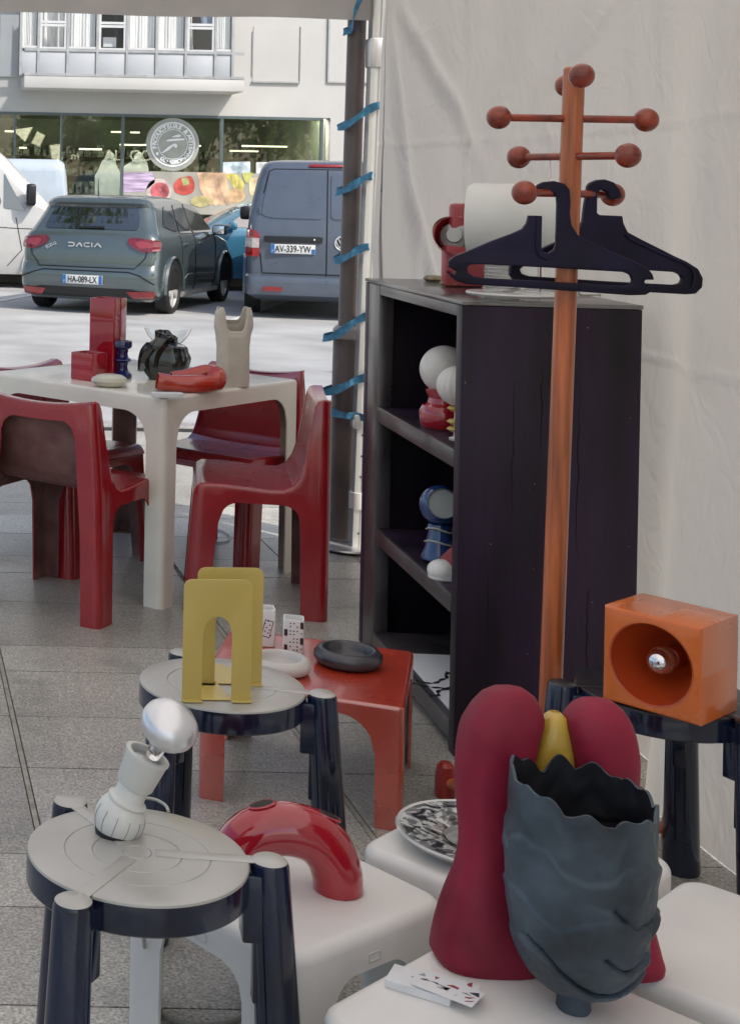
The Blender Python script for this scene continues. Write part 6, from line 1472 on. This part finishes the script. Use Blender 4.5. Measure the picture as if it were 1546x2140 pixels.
for (dx, sl) in ((-.045, 1), (-.125, -1)):
    a_ = [q for q in P if abs(q.x - (ftx + dx)) < .02][0]; nrm = Vector((-.25 if dx < -.1 else .34, .02, .9)).normalized(); c = a_ + nrm * .0436
    hb_ = lathe([(0, .0030), (.013, .0026), (.0155, .0010)], 24); rm = lathe([(.0140, 0), (.0160, .0022), (.0185, .0), (.0160, -.004)], 28, closed=True)
    e_ = nrm.to_track_quat('Z', 'X').to_euler(); h_ = obj('opening', xf(hb_, c, e_, (1.35, .8, 1)), INK, av, world=True); obj('opening_rim', xf(rm, c, e_, (1.30, .8, 1)), REDG, h_, 60, world=True)
# plate of patterned glass
PP = on(1000, 1752, .30); pt_ = thing('glass_plate', 'round glass ashtray plate with grey leaf pattern, half hidden behind the wine red sculpture', 'plate', (PP.x, PP.y, ZW))
pm = bpy.data.materials.new('leaf_patterned_glass'); pm.use_nodes = True; n_, l_ = pm.node_tree.nodes, pm.node_tree.links; ps = n_['Principled BSDF']
tc_ = n_.new('ShaderNodeTexCoord'); vo = n_.new('ShaderNodeTexVoronoi'); vo.inputs['Scale'].default_value = 42; nz_ = n_.new('ShaderNodeTexNoise'); nz_.inputs['Scale'].default_value = 26; nz_.inputs['Detail'].default_value = 3; nz_.inputs['Distortion'].default_value = 2
l_.new(tc_.outputs['Object'], vo.inputs['Vector']); l_.new(tc_.outputs['Object'], nz_.inputs['Vector']); rp_ = n_.new('ShaderNodeValToRGB'); rp_.color_ramp.interpolation = 'CONSTANT'
e = rp_.color_ramp.elements; e[0].color = (.03, .032, .034, 1); e[1].position = .46; e[1].color = (.20, .21, .21, 1); q_ = e.new(.56); q_.color = (.62, .63, .62, 1)
l_.new(nz_.outputs['Fac'], rp_.inputs[0]); l_.new(rp_.outputs[0], ps.inputs['Base Color']); ps.inputs['Roughness'].default_value = .08; ps.inputs['Coat Weight'].default_value = 1; ps.inputs['IOR'].default_value = 1.6
obj('rim', lathe([(.055, .010), (.060, .018), (.085, .024), (.128, .030), (.134, .030)], 72), pm, pt_, 60)
obj('outer_band', lathe([(.134, .030), (.1395, .0315), (.142, .028), (.135, .020), (.09, .006), (.06, 0), (0, 0), (0, .004), (.06, .005), (.088, .012), (.133, .0275)], 72), mat('white_glass_edge', (.62, .63, .62), .15, coat=1), pt_, 60)
obj('well', lathe([(0, .008), (.045, .008), (.055, .010), (.058, .019)], 72), mat('brown_well_glass', (.13, .12, .12), .06, coat=1, var=.5, vscale=12, col2=(.35, .35, .34)), pt_, 60)
# cables on the paving
cbl = tube(smoothpath([on(300, 1940, .24), on(305, 2010, .10), on(318, 2075, .01), on(345, 2125, .004), on(400, 2140, .004), on(455, 2140, .004), on(500, 2128, .004), on(523, 2105, .004), on(524, 2085, .02)], 8), .0035, 8)
single('cable', 'pale flat cable hanging down and curling on the paving under the front black stool', 'cable', cbl, CABLE)
cbl = tube(smoothpath([on(430, 1112, .004), on(455, 1108, .004), on(478, 1118, .004), on(476, 1130, .004), on(452, 1134, .004), on(425, 1128, .004), on(430, 1117, .004)], 6), .003, 8)
single('cable', 'thin pale wire loop on the paving under the dining table', 'cable', cbl, CABLE)
